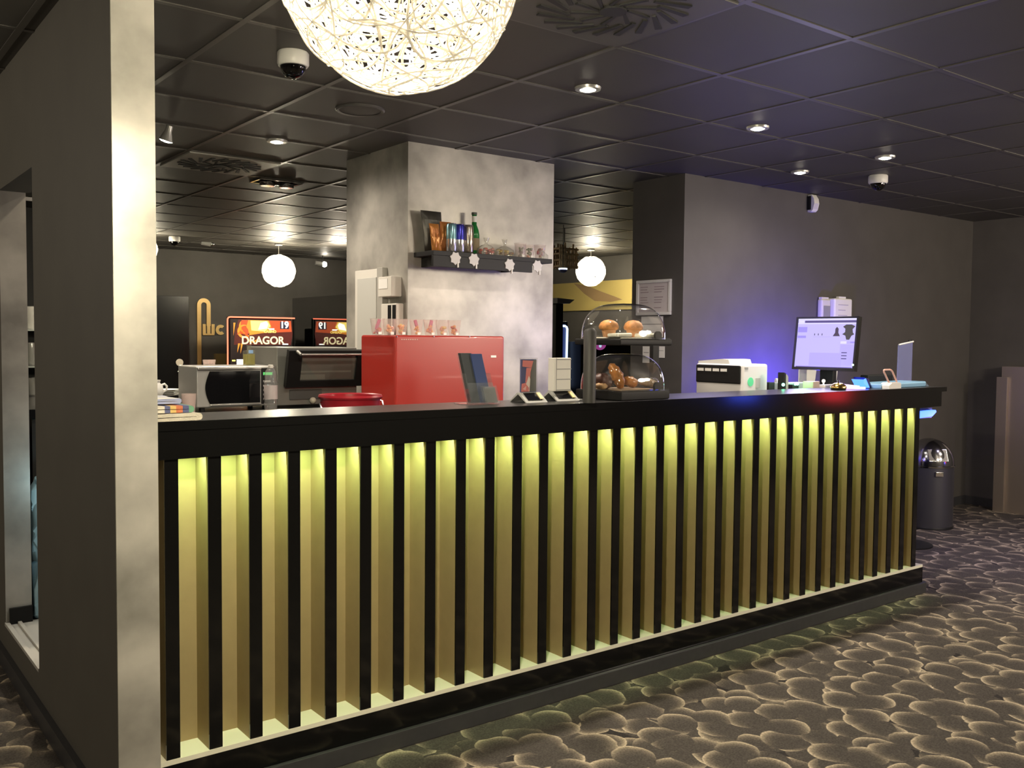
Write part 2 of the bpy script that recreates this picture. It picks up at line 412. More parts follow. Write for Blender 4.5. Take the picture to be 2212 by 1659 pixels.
def spot(loc, energy, color=(1, .83, .62), size=2.9, target=None, blend=1.0, soft=.03):
    l = bpy.data.lights.new('spot', 'SPOT'); l.energy = energy; l.color = color; l.spot_size = size; l.spot_blend = blend; l.shadow_soft_size = soft
    lo = bpy.data.objects.new('spot', l); COL.objects.link(lo); lo.location = loc
    if target is not None: lo.rotation_euler = (Vector(target)-Vector(loc)).to_track_quat('-Z', 'Y').to_euler()
    return lo
def point(loc, energy, color=(1, .86, .66), soft=.1):
    l = bpy.data.lights.new('point', 'POINT'); l.energy = energy; l.color = color; l.shadow_soft_size = soft
    lo = bpy.data.objects.new('point', l); COL.objects.link(lo); lo.location = loc; return lo
def area(loc, target, sx, sy, energy, color):
    l = bpy.data.lights.new('area', 'AREA'); l.shape = 'RECTANGLE'; l.size = sx; l.size_y = sy; l.energy = energy; l.color = color
    lo = bpy.data.objects.new('area', l); COL.objects.link(lo); lo.location = loc
    lo.rotation_euler = (Vector(target)-Vector(loc)).to_track_quat('-Z', 'Y').to_euler(); return lo

SMOKED = clear('smoked dome plastic', (.12, .12, .13), 1.6)
def dome_camera(px, py, label, s=1.0):
    q = at(px, py, z=CE)
    t = thing('dome_camera', label, 'security camera', (q.x, q.y, CE), 'dome security cameras')
    part('housing', MB().lathe([(0, 0), (.056*s, 0), (.061*s, -.006*s), (.061*s, -.046*s), (.056*s, -.054*s), (.050*s, -.055*s), (.050*s, -.05*s), (0, -.05*s)], (q.x, q.y, CE), 36), WHITE, t, 40)
    part('dome', MB().lathe([(.049*s*math.cos(a), -.052*s-.05*s*math.sin(a)) for a in [PI/2*i/8 for i in range(9)]], (q.x, q.y, CE), 28), SMOKED, t, 60)
    part('lens', MB().ball(Vector((q.x, q.y, CE-.062*s)), .028*s, 16), BLACKPL, t, 60)
    return t
dome_camera(633, 113, 'white dome camera hanging beside the big wire lamp')
dome_camera(1897, 379, 'white dome camera at the right above the monitor')
dome_camera(377, 511, 'tiny white dome camera far back near the left wall end', 1.0)

VENT = mat('grey vent plate', (.34, .33, .30), .5, .2)
VENT2 = mat('dark vent plate', (.10, .095, .09), .5, .2)
DGREY = mat('dark grey plastic', (.07, .07, .068), .5)
SLOT = mat('dark vent slot', (.02, .02, .02), .6)
def swirl_vent(xm, ym, label, pm):
    cx, cy = xm-.3, ym-.3
    t = thing('swirl_vent', label, 'ceiling vent', (cx, cy, CE), 'swirl ceiling vents')
    part('plate', MB().box(cx-.286, cx+.286, cy-.286, cy+.286, CE-.012, CE-.0005, bev=.003), pm, t, 30)
    b = MB()
    for ring, (r0, r1, n) in enumerate(((.05, .14, 10), (.15, .25, 20))):
        for k in range(n):
            a = 2*PI*k/n
            ra = Vector((math.cos(a), math.sin(a), 0)); rb = Vector((math.cos(a+.45), math.sin(a+.45), 0))
            p0 = ra*r0; p1 = rb*r1; tv = (p1-p0).normalized(); nv = Vector((-tv.y, tv.x, 0))*(.008 if ring == 0 else .012)
            b.prism([Vector((cx, cy, CE-.017))+p0+nv*.6, Vector((cx, cy, CE-.017))+p0-nv*.6, Vector((cx, cy, CE-.017))+p1-nv, Vector((cx, cy, CE-.017))+p1+nv], (0, 0, .006))
    part('blade_ring', b, SLOT, t, 0)
    part('hub', MB().disc((cx, cy, 0), .045, CE-.02, CE-.011, 24), SLOT, t, 40)
swirl_vent(1.552, 3.349, 'pale square swirl vent in the ceiling left of the pillar', VENT)
swirl_vent(1.552, -.251, 'dark square swirl vent at the top right of the big lamp', VENT2)
# round speaker
q = at(778, 236, z=CE)
t = thing('ceiling_speaker', 'round dark ceiling speaker between the big lamp and the pillar', 'ceiling speaker', (q.x, q.y, CE))
part('rim', MB().lathe([(.10, 0), (.118, 0), (.118, -.006), (.112, -.012), (.10, -.008)], (q.x, q.y, CE), 40), mat('dark grey rim', (.12, .115, .11), .3, .3), t, 40)
part('grille', MB().lathe([(.1, -.006), (.05, -.009), (0, -.01)], (q.x, q.y, CE), 40), CEIL, t, 60)
# gimbal lights
q = at(598, 392, z=CE)
t = thing('gimbal_downlight', 'square recessed twin spot fitting with chrome gimbals left of the pillar', 'ceiling light', (q.x, q.y, CE))
b = MB()
for (x0, x1, y0, y1) in ((-.16, .16, -.1, -.085), (-.16, .16, .085, .1), (-.16, -.145, -.085, .085), (.145, .16, -.085, .085)): b.box(q.x+x0, q.x+x1, q.y+y0, q.y+y1, CE-.012, CE-.0005, bev=.002)
part('frame', b, CHROME, t, 30)
part('recess', MB().box(q.x-.144, q.x+.144, q.y-.084, q.y+.084, CE-.003, CE-.0003), SLOT, t, 0)
for s in (-1, 1):
    h = part('spot_head', MB().disc((q.x+s*.07, q.y, 0), .055, CE-.04, CE-.004, 24, bev=.008), CHROME, t, 40)
# hanging spotlight
q = at(362, 290, z=CE-.05)
t = thing('spotlight', 'small lit spotlight hanging at the upper left', 'spotlight', (q.x, q.y, CE))
part('stem', MB().tube([(q.x, q.y, CE), (q.x, q.y, q.z+.03)], .006), BLACKPL, t, 40)
rot = Euler((.25, .2, 0)).to_matrix()
part('head', MB().lathe([(0, .045), (.016, .045), (.018, .015), (.036, -.035), (.034, -.035), (.017, .01), (0, .01)], q, 20, rot=rot), SILVER, t, 40)
part('lens', MB().lathe([(0, -.043), (.02, -.041), (.035, -.034), (0, -.026)], q, 20, rot=rot), LENS, t, 40)
for px, py, lab in ((697, 571, 'small lit spotlight at the back between the ball lamp and the pillar'), (455, 527, 'tiny unlit spotlight far back at the ceiling edge')):
    q = at(px, py, y=8.7 if px > 600 else 8.0)
    t = thing('spotlight', lab, 'spotlight', (q.x, q.y, CE))
    part('stem', MB().tube([(q.x, q.y, CE), (q.x, q.y, q.z+.02)], .008), BLACKPL, t, 40)
    part('head', MB().tube([q+Vector((-.10, .02, .015)), q], .03, 12), SILVER, t, 40)
    if px > 600: part('lens', MB().ball(q+Vector((.02, -.01, 0)), .036, 14), LENS, t, 60)
    else: part('lens', MB().ball(q+Vector((.02, -.01, 0)), .022, 14), CHROME, t, 60)

# motion sensor
q = at(1750, 440, y=YP)
t = thing('motion_sensor', 'white motion sensor high on the right wall', 'motion sensor', (q.x, YP, q.z-.065))
x0 = q.x-.03
prof = [(YP-.0005, q.z+.06), (YP-.03, q.z+.062), (YP-.052, q.z+.03), (YP-.058, q.z-.005), (YP-.046, q.z-.05), (YP-.03, q.z-.064), (YP-.0005, q.z-.064)]
part('body', MB().prism([(x0, y, z) for y, z in prof], (.06, 0, 0)), WHITE, t, 40)
part('window', MB().prism([(x0+.008, y-.002, z) for y, z in ((YP-.057, q.z-.004), (YP-.0465, q.z-.046), (YP-.044, q.z-.046), (YP-.052, q.z-.004))], (.044, 0, 0)), mat('pale sensor window', (.6, .58, .66), .3), t, 0)
part('bracket', MB().box(q.x-.042, q.x-.03, YP-.03, YP-.0005, q.z-.05, q.z+.05), BLACKPL, t, 0)

# ------------------------------------------------------------------ back of the room
def gold_sign():
    Y0 = YB-.02
    k = 1/(at(440, 700, y=Y0)-at(441, 700, y=Y0)).length
    t = thing('restroom_sign', 'tall gold hook shaped restroom sign reading WC', 'sign', at(431, 800, y=Y0))
    G = mat('gold sign metal', (.72, .50, .20), .4, .35)
    ww = .026
    xl = at(430.5, 700, y=Y0).x; xr = at(451, 700, y=Y0).x; zt = at(440, 659, y=Y0).z; zb = .5; zr = at(452, 704, y=Y0).z
    b = MB(); cx = (xl+xr)/2; R = (xr-xl)/2
    outer = [(xl-ww, zb)]+[(cx+(R+ww)*math.cos(PI-a), zt+(R+ww)*math.sin(a)) for a in [PI*i/14 for i in range(15)]]+[(xr+ww, zr), (xr-ww, zr)]
    inner = [(cx+(R-ww)*math.cos(a), zt+(R-ww)*math.sin(a)) for a in [PI*i/14 for i in range(15)]]+[(xl+ww, zb)]
    o = outer; ii = inner[::-1]
    # strip built in quads
    pth = [(xl, zb)]+[(cx+R*math.cos(PI-PI*i/14), zt+R*math.sin(PI*i/14)) for i in range(15)]+[(xr, zr)]
    A = []; B = []
    for i, (x, z) in enumerate(pth):
        x0, z0 = pth[max(i-1, 0)]; x1, z1 = pth[min(i+1, len(pth)-1)]
        tx, tz = x1-x0, z1-z0; L = math.hypot(tx, tz); nx, nz = -tz/L*ww, tx/L*ww
        A.append((x+nx, z+nz)); B.append((x-nx, z-nz))
    for i in range(len(pth)-1):
        b.prism([(A[i][0], Y0, A[i][1]), (A[i+1][0], Y0, A[i+1][1]), (B[i+1][0], Y0, B[i+1][1]), (B[i][0], Y0, B[i][1])], (0, .018, 0))
    part('hook', b, G, t, 0)
    # the letter w as three rounded strokes joined by arcs, the letter c as an open ring
    b = MB()
    xs = [at(px, 712, y=Y0).x for px in (441.5, 451, 460.5)]; zz0 = at(445, 724, y=Y0).z; z1 = at(445, 700, y=Y0).z
    for x in xs: b.box(x-.02, x+.02, Y0-.001, Y0+.018, zz0+.02, z1)
    b.box(xs[0]-.02, xs[2]+.02, Y0, Y0+.0175, zz0-.003, zz0+.022, bev=.006)
    part('letter_w', b, G, t, 0)
    b = MB(); cc = at(477, 712.5, y=Y0); ro, ri = .066, .026
    pa = [math.radians(48+ (312-48)*i/18) for i in range(19)]
    for a, a2 in zip(pa, pa[1:]):
        b.prism([(cc.x+ri*math.cos(a), Y0, cc.z+ri*math.sin(a)), (cc.x+ro*math.cos(a), Y0, cc.z+ro*math.sin(a)), (cc.x+ro*math.cos(a2), Y0, cc.z+ro*math.sin(a2)), (cc.x+ri*math.cos(a2), Y0, cc.z+ri*math.sin(a2))], (0, .018, 0))
    part('letter_c', b, G, t, 0)
gold_sign()
# black door at the back
b = MB(); x0 = at(322, 700, y=YB).x; x1 = at(406, 700, y=YB).x; zt = at(380, 640, y=YB).z
b.box(x0, x1, YB-.04, YB-.001, ZF, zt, bev=.004)
d = struct('door_1', b, mat('glossy black door', (.012, .012, .013), .3), 30)
part('door_handle', MB().tube([(x1-.05, YB-.07, 1.0), (x1-.16, YB-.07, 1.0)], .01).tube([(x1-.05, YB-.07, 1.0), (x1-.05, YB-.039, 1.0)], .01), STEEL, d, 40)
# gold square behind the microwave
q = at(466, 764, y=9.12); q2 = at(491, 764, y=9.12)
tag(part('gold_board', MB().box(q.x, q2.x, 9.12, YB-.002, .9, q.z, bev=.003), mat('dull gold board', (.28, .2, .08), .5, .2), None, 30), 'small dull gold board on the back wall left of the casino screen', 'panel')

# slot machine with the casino screen
YS = 8.5
SX0, SX1 = at(493, 720, y=YS).x, at(634, 720, y=YS).x
ST, SB = at(560, 690, y=YS).z, at(560, 768, y=YS).z
t = thing('slot_machine', 'slot machine at the back with orange casino screen and pink neon frame', 'slot machine', ((SX0+SX1)/2, YS+.3, ZF))
part('cabinet', MB().box(SX0+.25, SX1-.05, YS+.06, YS+.4, ZF, ST-.1, bev=.02).box(SX0-.0, SX1-.02, YS+.012, YS+.06, .9, ST+.03, bev=.01), BLACKPL, t, 40)
def emi(n, c, s=1.0): return glow('screen '+n, c, s)
SM = [emi('maroon', (.12, .008, .006), 1), emi('red orange', (.75, .10, .02), 1.1), emi('orange', (1, .33, .03), 1.3), emi('yellow', (1, .78, .15), 2.2), emi('white', (1, .97, .85), 3.0), emi('dark', (.02, .004, .006), .6), emi('navy', (.02, .02, .08), .6), emi('pale gold', (1, .85, .45), 1.6)]
def scr(u, v): return Vector((SX0+(SX1-SX0)*u, 0, SB-.26+(ST-SB+.26)*v))
b = MB(); lay = [0]
def poly(pts, mi, lift):
    b.quad([Vector((scr(u, v).x, YS-.0006*lift, scr(u, v).z)) for u, v in pts], mi)
V0 = .26/(ST-SB+.26)     # lower band share
def U(px): return (at(px, 720, y=YS).x-SX0)/(SX1-SX0)
def V(py): return (at(560, py, y=YS).z-(SB-.26))/(ST-SB+.26)
poly([(.03, 0), (.97, 0), (.97, 1), (.03, 1)], 5, 1)
poly([(U(505), V(745)), (U(628), V(745)), (U(632), V(720)), (U(630), V(691)), (U(515), V(691)), (U(508), V(715))], 0, 2)
poly([(U(520), V(722)), (U(630), V(716)), (U(628), V(692)), (U(522), V(692)), (U(516), V(708))], 1, 3)
poly([(U(540), V(724)), (U(575), V(718)), (U(586), V(706)), (U(581), V(692)), (U(536), V(692)), (U(532), V(706))], 2, 4)
poly([(U(543), V(714)), (U(572), V(716)), (U(584), V(704)), (U(578), V(693)), (U(541), V(693))], 3, 5)
poly([(U(558), V(712)), (U(576), V(709)), (U(579), V(700)), (U(575), V(694)), (U(563), V(698))], 4, 6)
poly([(U(605), V(710)), (U(624), V(710)), (U(624), V(694)), (U(605), V(694))], 6, 6)
# orange swirl figure: arcs of flame colour
for (cx, cy, r, a0, a1, wd, mi) in ((528, 716, 13, 60, 330, 4.5, 2), (528, 716, 7.5, -20, 230, 3, 1), (522, 735, 16, 20, 130, 5, 1), (536, 704, 18, 150, 250, 4, 2), (545, 724, 14, 180, 330, 3, 2)):
    n = 16
    for i in range(n):
        qa = [math.radians(a0+(a1-a0)*j/n) for j in (i, i+1)]
        wv = wd*math.sin(PI*(i+.5)/n)+.8
        pts = [(cx+(r-wv/2)*math.cos(qa[0]), cy-(r-wv/2)*math.sin(qa[0])), (cx+(r+wv/2)*math.cos(qa[0]), cy-(r+wv/2)*math.sin(qa[0])), (cx+(r+wv/2)*math.cos(qa[1]), cy-(r+wv/2)*math.sin(qa[1])), (cx+(r-wv/2)*math.cos(qa[1]), cy-(r-wv/2)*math.sin(qa[1]))]
        poly([(U(x), V(y)) for x, y in pts], mi, 7)
for x0_, y0_, x1_, y1_ in ((516, 742, 512, 762), (522, 742, 519, 764), (506, 698, 504, 726)):
    poly([(U(x0_-2), V(y0_)), (U(x0_+2.5), V(y0_)), (U(x1_), V(y1_))], 2, 7)
poly([(U(511), V(776)), (U(526), V(776)), (U(526), V(789)), (U(511), V(789))], 4, 4)
poly([(U(501), V(777)), (U(508), V(777)), (U(508), V(780)), (U(501), V(780))], 3, 4)
poly([(U(582), V(712)), (U(592), V(712)), (U(592), V(709)), (U(578), V(709))], 4, 7)
poly([(U(610), V(744.5)), (U(622), V(744.5)), (U(622), V(742)), (U(610), V(742))], 4, 7)
k = (SX1-SX0)/(634-493)
q = at(614, 702.5, y=YS); b.text('19', (q.x, YS-.006, q.z), .118, bold=.003, mi=4)
q = at(583, 716.5, y=YS); b.text('CASINO', (q.x, YS-.006, q.z), .045, bold=.001, mi=3)
q = at(568, 736, y=YS); b.text('DRAGOR', (q.x, YS-.006, q.z), .135, bold=.003, mi=7)
part('screen', b, SM, t, 0, recalc=False)
# neon frame: left upright, top bar, fading right end
NEON = glow('pink neon', (1, .20, .10), 2.2)
xl, xr_, zt, zb = at(491, 720, y=YS).x, at(636, 720, y=YS).x, at(560, 686, y=YS).z, .75
R = .035
pts = [(xl, YS-.01, zb), (xl, YS-.01, zt-R)]+[(xl+R-R*math.cos(a), YS-.01, zt-R+R*math.sin(a)) for a in [PI/2*i/6 for i in range(1, 7)]]+[(xr_, YS-.01, zt)]
part('neon_frame', MB().tube(pts, .009, 8), NEON, t, 40)
part('right_edge', MB().box(xr_-.012, xr_+.004, YS-.012, YS+.03, zb, zt), BLACKPL, t, 0)
# mirror glossy black screen wall
XM = (SX1+at(676, 720, y=YS).x)/2+.005
tag(part('mirror_panel', MB().box(XM, XM+.05, 6.9, 8.85, ZF, 1.965, bev=.004), mat('black mirror glass', (.30, .30, .30), .015, 1.0), None, 30), 'tall black mirror panel beside the casino screen, reflecting it reversed', 'panel')

# gap right of the pillar: gold band, machine, stand
GX = XR-.03
zb_, zt_ = 1.84, 2.222
b = MB(); b.box(GX, XR-.001, 5.2, 7.6, zb_, zt_, 0, bev=.003)
yy = lambda px: at(px, 640, x=GX).y
zz = lambda px, py: at(px, py, x=GX).z
wave = [(1240, 612), (1262, 634), (1285, 650), (1320, 652), (1345, 647), (1330, 641), (1300, 630), (1270, 618)]
b.prism([(GX-.001, at(px, py, x=GX).y, at(px, py, x=GX).z) for px, py in wave], (-.004, 0, 0), 1)
tag(part('gold_wall_band', b, [mat('yellow gold band', (.46, .36, .12), .45, .1), mat('brown wave', (.26, .17, .08), .5)], None, 0), 'yellow gold wall band with a brown wave, seen right of the pillar', 'wall decoration')
DG = 4.6
t = thing('gaming_terminal', 'dark gaming terminal with blue white lit frame, right of the pillar', 'gaming machine', Vector((at(1216, 760, y=DG).x, DG+.25, ZF)))
x0, x1 = at(1180, 740, y=DG).x, at(1225, 740, y=DG).x; zt = at(1215, 704, y=DG).z
part('cabinet', MB().box(x0-.05, x1+.03, DG+.02, DG+.45, ZF, zt+.05, bev=.015), BLACKPL, t, 40)
part('screen', MB().quad([(x0, DG+.015, .95), (x1, DG+.015, .95), (x1, DG+.015, zt), (x0, DG+.015, zt)]).text('1', (at(1213, 714, y=DG).x, DG+.008, at(1213, 714, y=DG).z), .09, mi=1), [emi('deep blue', (.01, .02, .12), .8), emi('ice white', (.7, .85, 1), 2)], t, 0, recalc=False)
part('light_frame', MB().tube([(x0, DG, zt), (x1-.03, DG, zt), (x1-.01, DG, zt-.01), (x1, DG, zt-.03), (x1-.01, DG, .95)], .011, 8), glow('ice blue neon', (.45, .62, 1), 3), t, 40)
q0, q1 = at(1262, 744, y=4.4), at(1328, 760, y=4.4)
t = thing('gaming_machine', 'dark gaming machine with a purple glow, seen between the two tiers of the pastry case', 'gaming machine', ((q0.x+q1.x)/2, 4.65, ZF))
part('cabinet', MB().box(q0.x-.03, q1.x+.25, 4.41, 4.9, ZF, q0.z+.03, bev=.01), BLACKPL, t, 40)
qc = at(1296, 743, y=4.408)
part('screen', MB().prism([(qc.x+.085*math.cos(a), 4.408, qc.z+.085*math.sin(a)*.75) for a in [PI+PI*i/14 for i in range(15)]], (0, -.004, 0), 0).disc(Vector((qc.x, 4.402, qc.z-.02)), .018, -.002, .002, 16, 1, rot=Matrix.Rotation(PI/2, 3, 'X')), [emi('purple', (.30, .05, .22), .8), emi('pale cyan', (.4, .6, .7), 1)], t, 0)
DS = 3.4
t = thing('pedestal_stand', 'black pedestal stand with flat angled cap right of the pillar', 'stand', at(1206, 1000, y=DS).xy.to_3d()+Vector((0, 0, ZF)))
px_ = at(1206, 700, y=DS)
part('post', MB().box(px_.x-.05, px_.x+.03, DS-.03, DS+.03, ZF+.02, at(1206, 655, y=DS).z, bev=.005), BLACKPL, t, 30)
part('foot', MB().box(px_.x-.2, px_.x+.2, DS-.2, DS+.2, ZF, ZF+.02, bev=.005), BLACKPL, t, 30)
z0 = at(1210, 656, y=DS).z
part('cap', MB().prism([(px_.x-.08, DS-.08, z0), (px_.x+.06, DS-.08, z0), (px_.x+.115, DS-.08, z0+.035), (px_.x-.08, DS-.08, z0+.045)], (0, .16, 0)), mat('dark grey cap', (.1, .1, .1), .5), t, 0)
# hung wicker decoration with blue lamp
q = at(1219, 552, y=4.2)
t = thing('hanging_crate', 'brown woven basket hanging from the ceiling behind the pillar shelf', 'basket', (q.x, 4.2, q.z-.12))
WICK = mat('brown wicker', (.42, .27, .12), .7, noise=.3, nscale=40)
b = MB()
for i in range(9):
    x = q.x-.11+.028*i; h = random.uniform(-.03, .03)
    b.tube([(x, 4.2-.06, q.z-.13), (x+random.uniform(-.02, .02), 4.2-.06, q.z+.10+h)], .009, 6)
    b.tube([(x, 4.2+.06, q.z-.13), (x+random.uniform(-.02, .02), 4.2+.06, q.z+.10+h)], .009, 6)
for z in (-.12, -.06, 0, .05): b.box(q.x-.12, q.x+.125, 4.2-.07, 4.2+.07, q.z+z, q.z+z+.018)
part('weave', b, WICK, t, 30)
part('hanger', MB().tube([(q.x, 4.2, q.z+.06), (q.x, 4.2, CE)], .004), BLACKPL, t, 40)
q = at(1216, 584, y=4.02)
t = thing('hanging_lantern', 'small blue white lit lantern hanging below the woven basket', 'lamp', (q.x, 4.02, q.z-.05))
part('shade', MB().ball(q, .04, 16, sz=.6), mat('blue grey shade', (.12, .13, .3), .4), t, 60)
part('light_band', MB().disc(q, .041, .008, .02, 20), glow('ice lamp', (.7, .85, 1), 4), t, 40)
part('cord', MB().tube([q+Vector((0, 0, .02)), (q.x, 4.02, CE)], .003), BLACKPL, t, 40)

# ------------------------------------------------------------------ partition end: notice and papers
XE = XP+.0004
def yz(px, py): q = at(px, py, x=XE); return q.y, q.z
ya, za = yz(1378, 607); yb_, zb_ = yz(1451, 680)
t = thing('framed_notice', 'white framed price notice on the dark wall end behind the pastry case', 'picture frame', (XE, (ya+yb_)/2, zb_))
fw = .02
y0, y1, z0, z1 = min(ya, yb_), max(ya, yb_), zb_, za
b = MB(); b.box(XE-.018, XE, y0, y1, z0, z0+fw, bev=.003).box(XE-.018, XE, y0, y1, z1-fw, z1, bev=.003).box(XE-.018, XE, y0, y0+fw, z0+fw, z1-fw, bev=.003).box(XE-.018, XE, y1-fw, y1, z0+fw, z1-fw, bev=.003)
part('frame', b, WHITE, t, 30)
b = MB(); b.box(XE-.008, XE-.001, y0+fw, y1-fw, z0+fw, z1-fw, 0)
rg = random.Random(4)
for col in range(2):
    for i in range(9):
        z = z1-.045-i*(z1-z0-.08)/9
        if i % 4 == 3: continue
        yl = y1-.035-col*(y1-y0-.06)/2
        b.box(XE-.0095, XE-.0079, yl-rg.uniform(.06, .1), yl, z-.004, z, 1)
part('sheet', b, [mat('notice paper', (.62, .57, .56), .8), mat('notice ink', (.33, .25, .27), .8)], t, 0)
def paper(px0, py0, px1, py1, lab):
    (ya, za), (yb, zb) = yz(px0, py0), yz(px1, py1)
    b = MB(); b.box(XE-.003, XE, min(ya, yb), max(ya, yb), zb, za); b.box(XE-.0035, XE, min(ya, yb)+.01, max(ya, yb)-.01, zb+(za-zb)*.6, zb+(za-zb)*.64, 1)
    tag(part('paper_note', b, [PAPER, GREY], None, 0), lab, 'paper note', 'paper notes on the wall end')
paper(1389, 748, 1404, 784, 'left paper note on the wall end behind the lower pastry dome')
paper(1422, 748, 1436, 773, 'right, shorter paper note on the wall end beside the pastry case')
paper(1386, 684, 1432, 728, 'grey paper note on the wall end under the framed notice, behind the upper dome')

# ------------------------------------------------------------------ pillar fittings
XF = PX0+.0004
def pyz(px, py): q = at(px, py, x=XF); return q.y, q.z
ya, za = pyz(773, 586); yb, zb = pyz(824, 730)
t = thing('distribution_box', 'tall pale grey wall panel on the left face of the pillar', 'electrical panel', (XF, (ya+yb)/2, zb))
part('frame', MB().box(XF-.02, XF, yb, ya, 1.2, za, bev=.004), OFFWHITE, t, 30)
part('door', MB().box(XF-.026, XF-.019, yb+.02, ya-.04, 1.22, za-.05, bev=.002), mat('pale grey door', (.46, .46, .43), .5), t, 30)
ya, za = pyz(825, 579); yb, zb = pyz(837, 700)
tag(part('cable_duct', MB().box(XF-.035, XF, yb, ya, 1.2, za, bev=.003), mat('grey duct', (.33, .32, .29), .5), None, 30), 'grey vertical cable duct on the pillar beside the pale panel', 'cable duct')
ya, za = pyz(839, 600); yb, zb = pyz(868, 641)
t = thing('soap_dispenser', 'upper pale dispenser box on the pillar with bright white label', 'dispenser', (XF, (ya+yb)/2, zb))
part('body', MB().box(XF-.07, XF, yb, ya, zb, za, bev=.006), OFFWHITE, t, 30)
part('label_plate', MB().box(XF-.0725, XF-.0695, yb+(ya-yb)*.25, ya-(ya-yb)*.1, zb+(za-zb)*.4, za-(za-zb)*.12), WHITE, t, 0)
ya, za = pyz(839, 657); yb, zb = pyz(872, 725)
t = thing('towel_dispenser', 'lower pale dispenser box with dark slots on the pillar', 'dispenser', (XF, (ya+yb)/2, 1.35))
part('body', MB().box(XF-.05, XF, yb, ya, 1.38, za, bev=.006), OFFWHITE, t, 30)
b = MB()
for f in (.02, .32): b.box(XF-.0525, XF-.0495, yb+(ya-yb)*f, yb+(ya-yb)*(f+.2), 1.40, za-.01)
part('slot', b, BLACKPL, t, 0)

SHELFBLACK = mat('matte black shelf', (.008, .008, .009), .5, spec=.3)
# shelf on the front of the pillar
YF = 1.50
SH = 1.925
sx0, sx1, sx2 = at(936, 560, y=YF).x, at(1150, 580, y=YF).x, at(1193, 567, y=YF).x
t = thing('wall_shelf', 'black wall shelf with drinks and snacks on the front of the pillar', 'shelf', ((sx0+sx2)/2, PY0, SH-.09))
part('board', MB().box(sx0, sx2, YF, PY0-.001, SH-.026, SH, bev=.002), SHELFBLACK, t, 30)
part('apron', MB().box(sx0, sx1, YF, YF+.02, SH-.088, SH-.026, bev=.002), SHELFBLACK, t, 30)
for x_ in (sx0+.05, sx1-.08): part('bracket', MB().box(x_, x_+.03, YF+.02, PY0-.001, SH-.08, SH-.026), BLACKPL, t, 0)
def bag(px0, px1, pyt, pyb, y, base_mat, print_mat, lab, lean=0.0, seed=1, txt=None, print_rng=(.3, .75)):
    a = at((px0+px1)/2, pyb, y=y); W = abs(at(px1, pyb, y=y).x-at(px0, pyb, y=y).x); H = at((px0+px1)/2, pyt, y=y).z-SH
    b = MB(); nx, nz = 10, 14
    for side in (-1, 1):
        g = [[None]*(nx+1) for _ in range(nz+1)]
        for i in range(nz+1):
            for j in range(nx+1):
                u, v = j/nx*2-1, i/nz
                puff = (1-u*u)**.6*math.sin(PI*min(max(v, 0), 1))**.55*.02
                cr = .006*math.sin(u*9+seed+v*3)*math.sin(v*7+seed*2)
                wv = W/2*(1-.07*math.sin(PI*v))
                g[i][j] = b.bm.verts.new(Vector((a.x+u*wv+lean*v, y+.02+side*(puff+.001)+cr*(puff/.02)-.0*v, SH+.002+v*H)))
        for i in range(nz):
            for j in range(nx):
                f = b.bm.faces.new((g[i][j], g[i][j+1], g[i+1][j+1], g[i+1][j]))
                v = (i+.5)/nz; u = abs((j+.5)/nx*2-1)
                f.material_index = 1 if (side < 0 and print_rng[0] < v < print_rng[1] and u < .75) else 0
    t = thing('snack_bag', lab, 'snack bag', (a.x, y+.02, SH), 'snack bags on the shelf')
    part('pouch', b, [base_mat, print_mat], t, 60)
    if txt: part('lettering', MB().text(txt, (a.x+lean*.3, y-.016, SH+H*.3), W*.42, depth=.002), BLACKPL, t, 0)
    return t
ORG = mat('orange foil', (.50, .20, .05), .28, .3); ORG2 = mat('deep orange foil', (.42, .15, .04), .35, .3); DKF = mat('dark foil', (.045, .042, .035), .35, .3); GREYF = mat('grey print', (.11, .11, .10), .4)
bag(922, 966, 457, 548, 1.63, DKF, GREYF, 'tall dark snack bag at the left end of the shelf', -.03, 3, None, (.55, .8))
bag(937, 958, 484, 546, 1.52, ORG, ORG2, 'narrow orange snack bag in front of the dark bag', -.02, 5, None, (.5, .8))
bag(950, 974, 479, 546, 1.575, ORG2, ORG, 'wide orange snack bag next to the blue and silver can', .012, 8, 'BI', (.5, .9))
def can(px, y, body, band, lab):
    a = at(px, 545, y=y); r = .030; H = .158
    t = thing('drink_can', lab, 'drink can', (a.x, y, SH), 'drink cans on the shelf')
    part('body', MB().lathe([(0, 0), (r*.8, 0), (r, .008), (r, H*.45)], (a.x, y, SH), 28, 0).lathe([(r, H*.45), (r, H-.014), (r*.86, H-.003)], (a.x, y, SH), 28, 1), [body, band], t, 40)
    part('lid', MB().lathe([(r*.86, H-.003), (r*.88, H), (r*.8, H-.004), (0, H-.004)], (a.x, y, SH), 28).box(a.x-.006, a.x+.006, y-.014, y+.004, SH+H-.0035, SH+H-.001), CHROME, t, 40)
CANS = mat('silver can', (.72, .72, .74), .2, .9); CANB = mat('blue can', (.05, .05, .42), .22, .7); CANT = mat('teal can', (.22, .42, .48), .22, .7); CANG = mat('champagne can', (.52, .45, .38), .22, .9)
can(975, 1.533, CANS, CANT, 'silver can with teal upper half, leftmost of the cans on the shelf')
can(992, 1.533, CANS, CANB, 'silver can with dark blue upper half in the middle of the three cans')
can(1011, 1.533, CANG, CANG, 'plain champagne silver can left of the green bottle')
a = at(1024, 545, y=1.64)
t = thing('green_bottle', 'green glass bottle with white neck label standing on the shelf', 'bottle', (a.x, 1.64, SH))
GG = mat('green glass', (.015, .16, .035), .12)
part('glass', MB().lathe([(0, 0), (.029, 0), (.031, .006), (.031, .12), (.026, .15), (.0145, .178), (.0135, .232), (.015, .235), (.015, .242), (0, .242)], (a.x, 1.64, SH), 24), GG, t, 40)
part('neck_label', MB().lathe([(.0142, .19), (.0142, .228)], (a.x, 1.64, SH), 24), PAPER, t, 40)
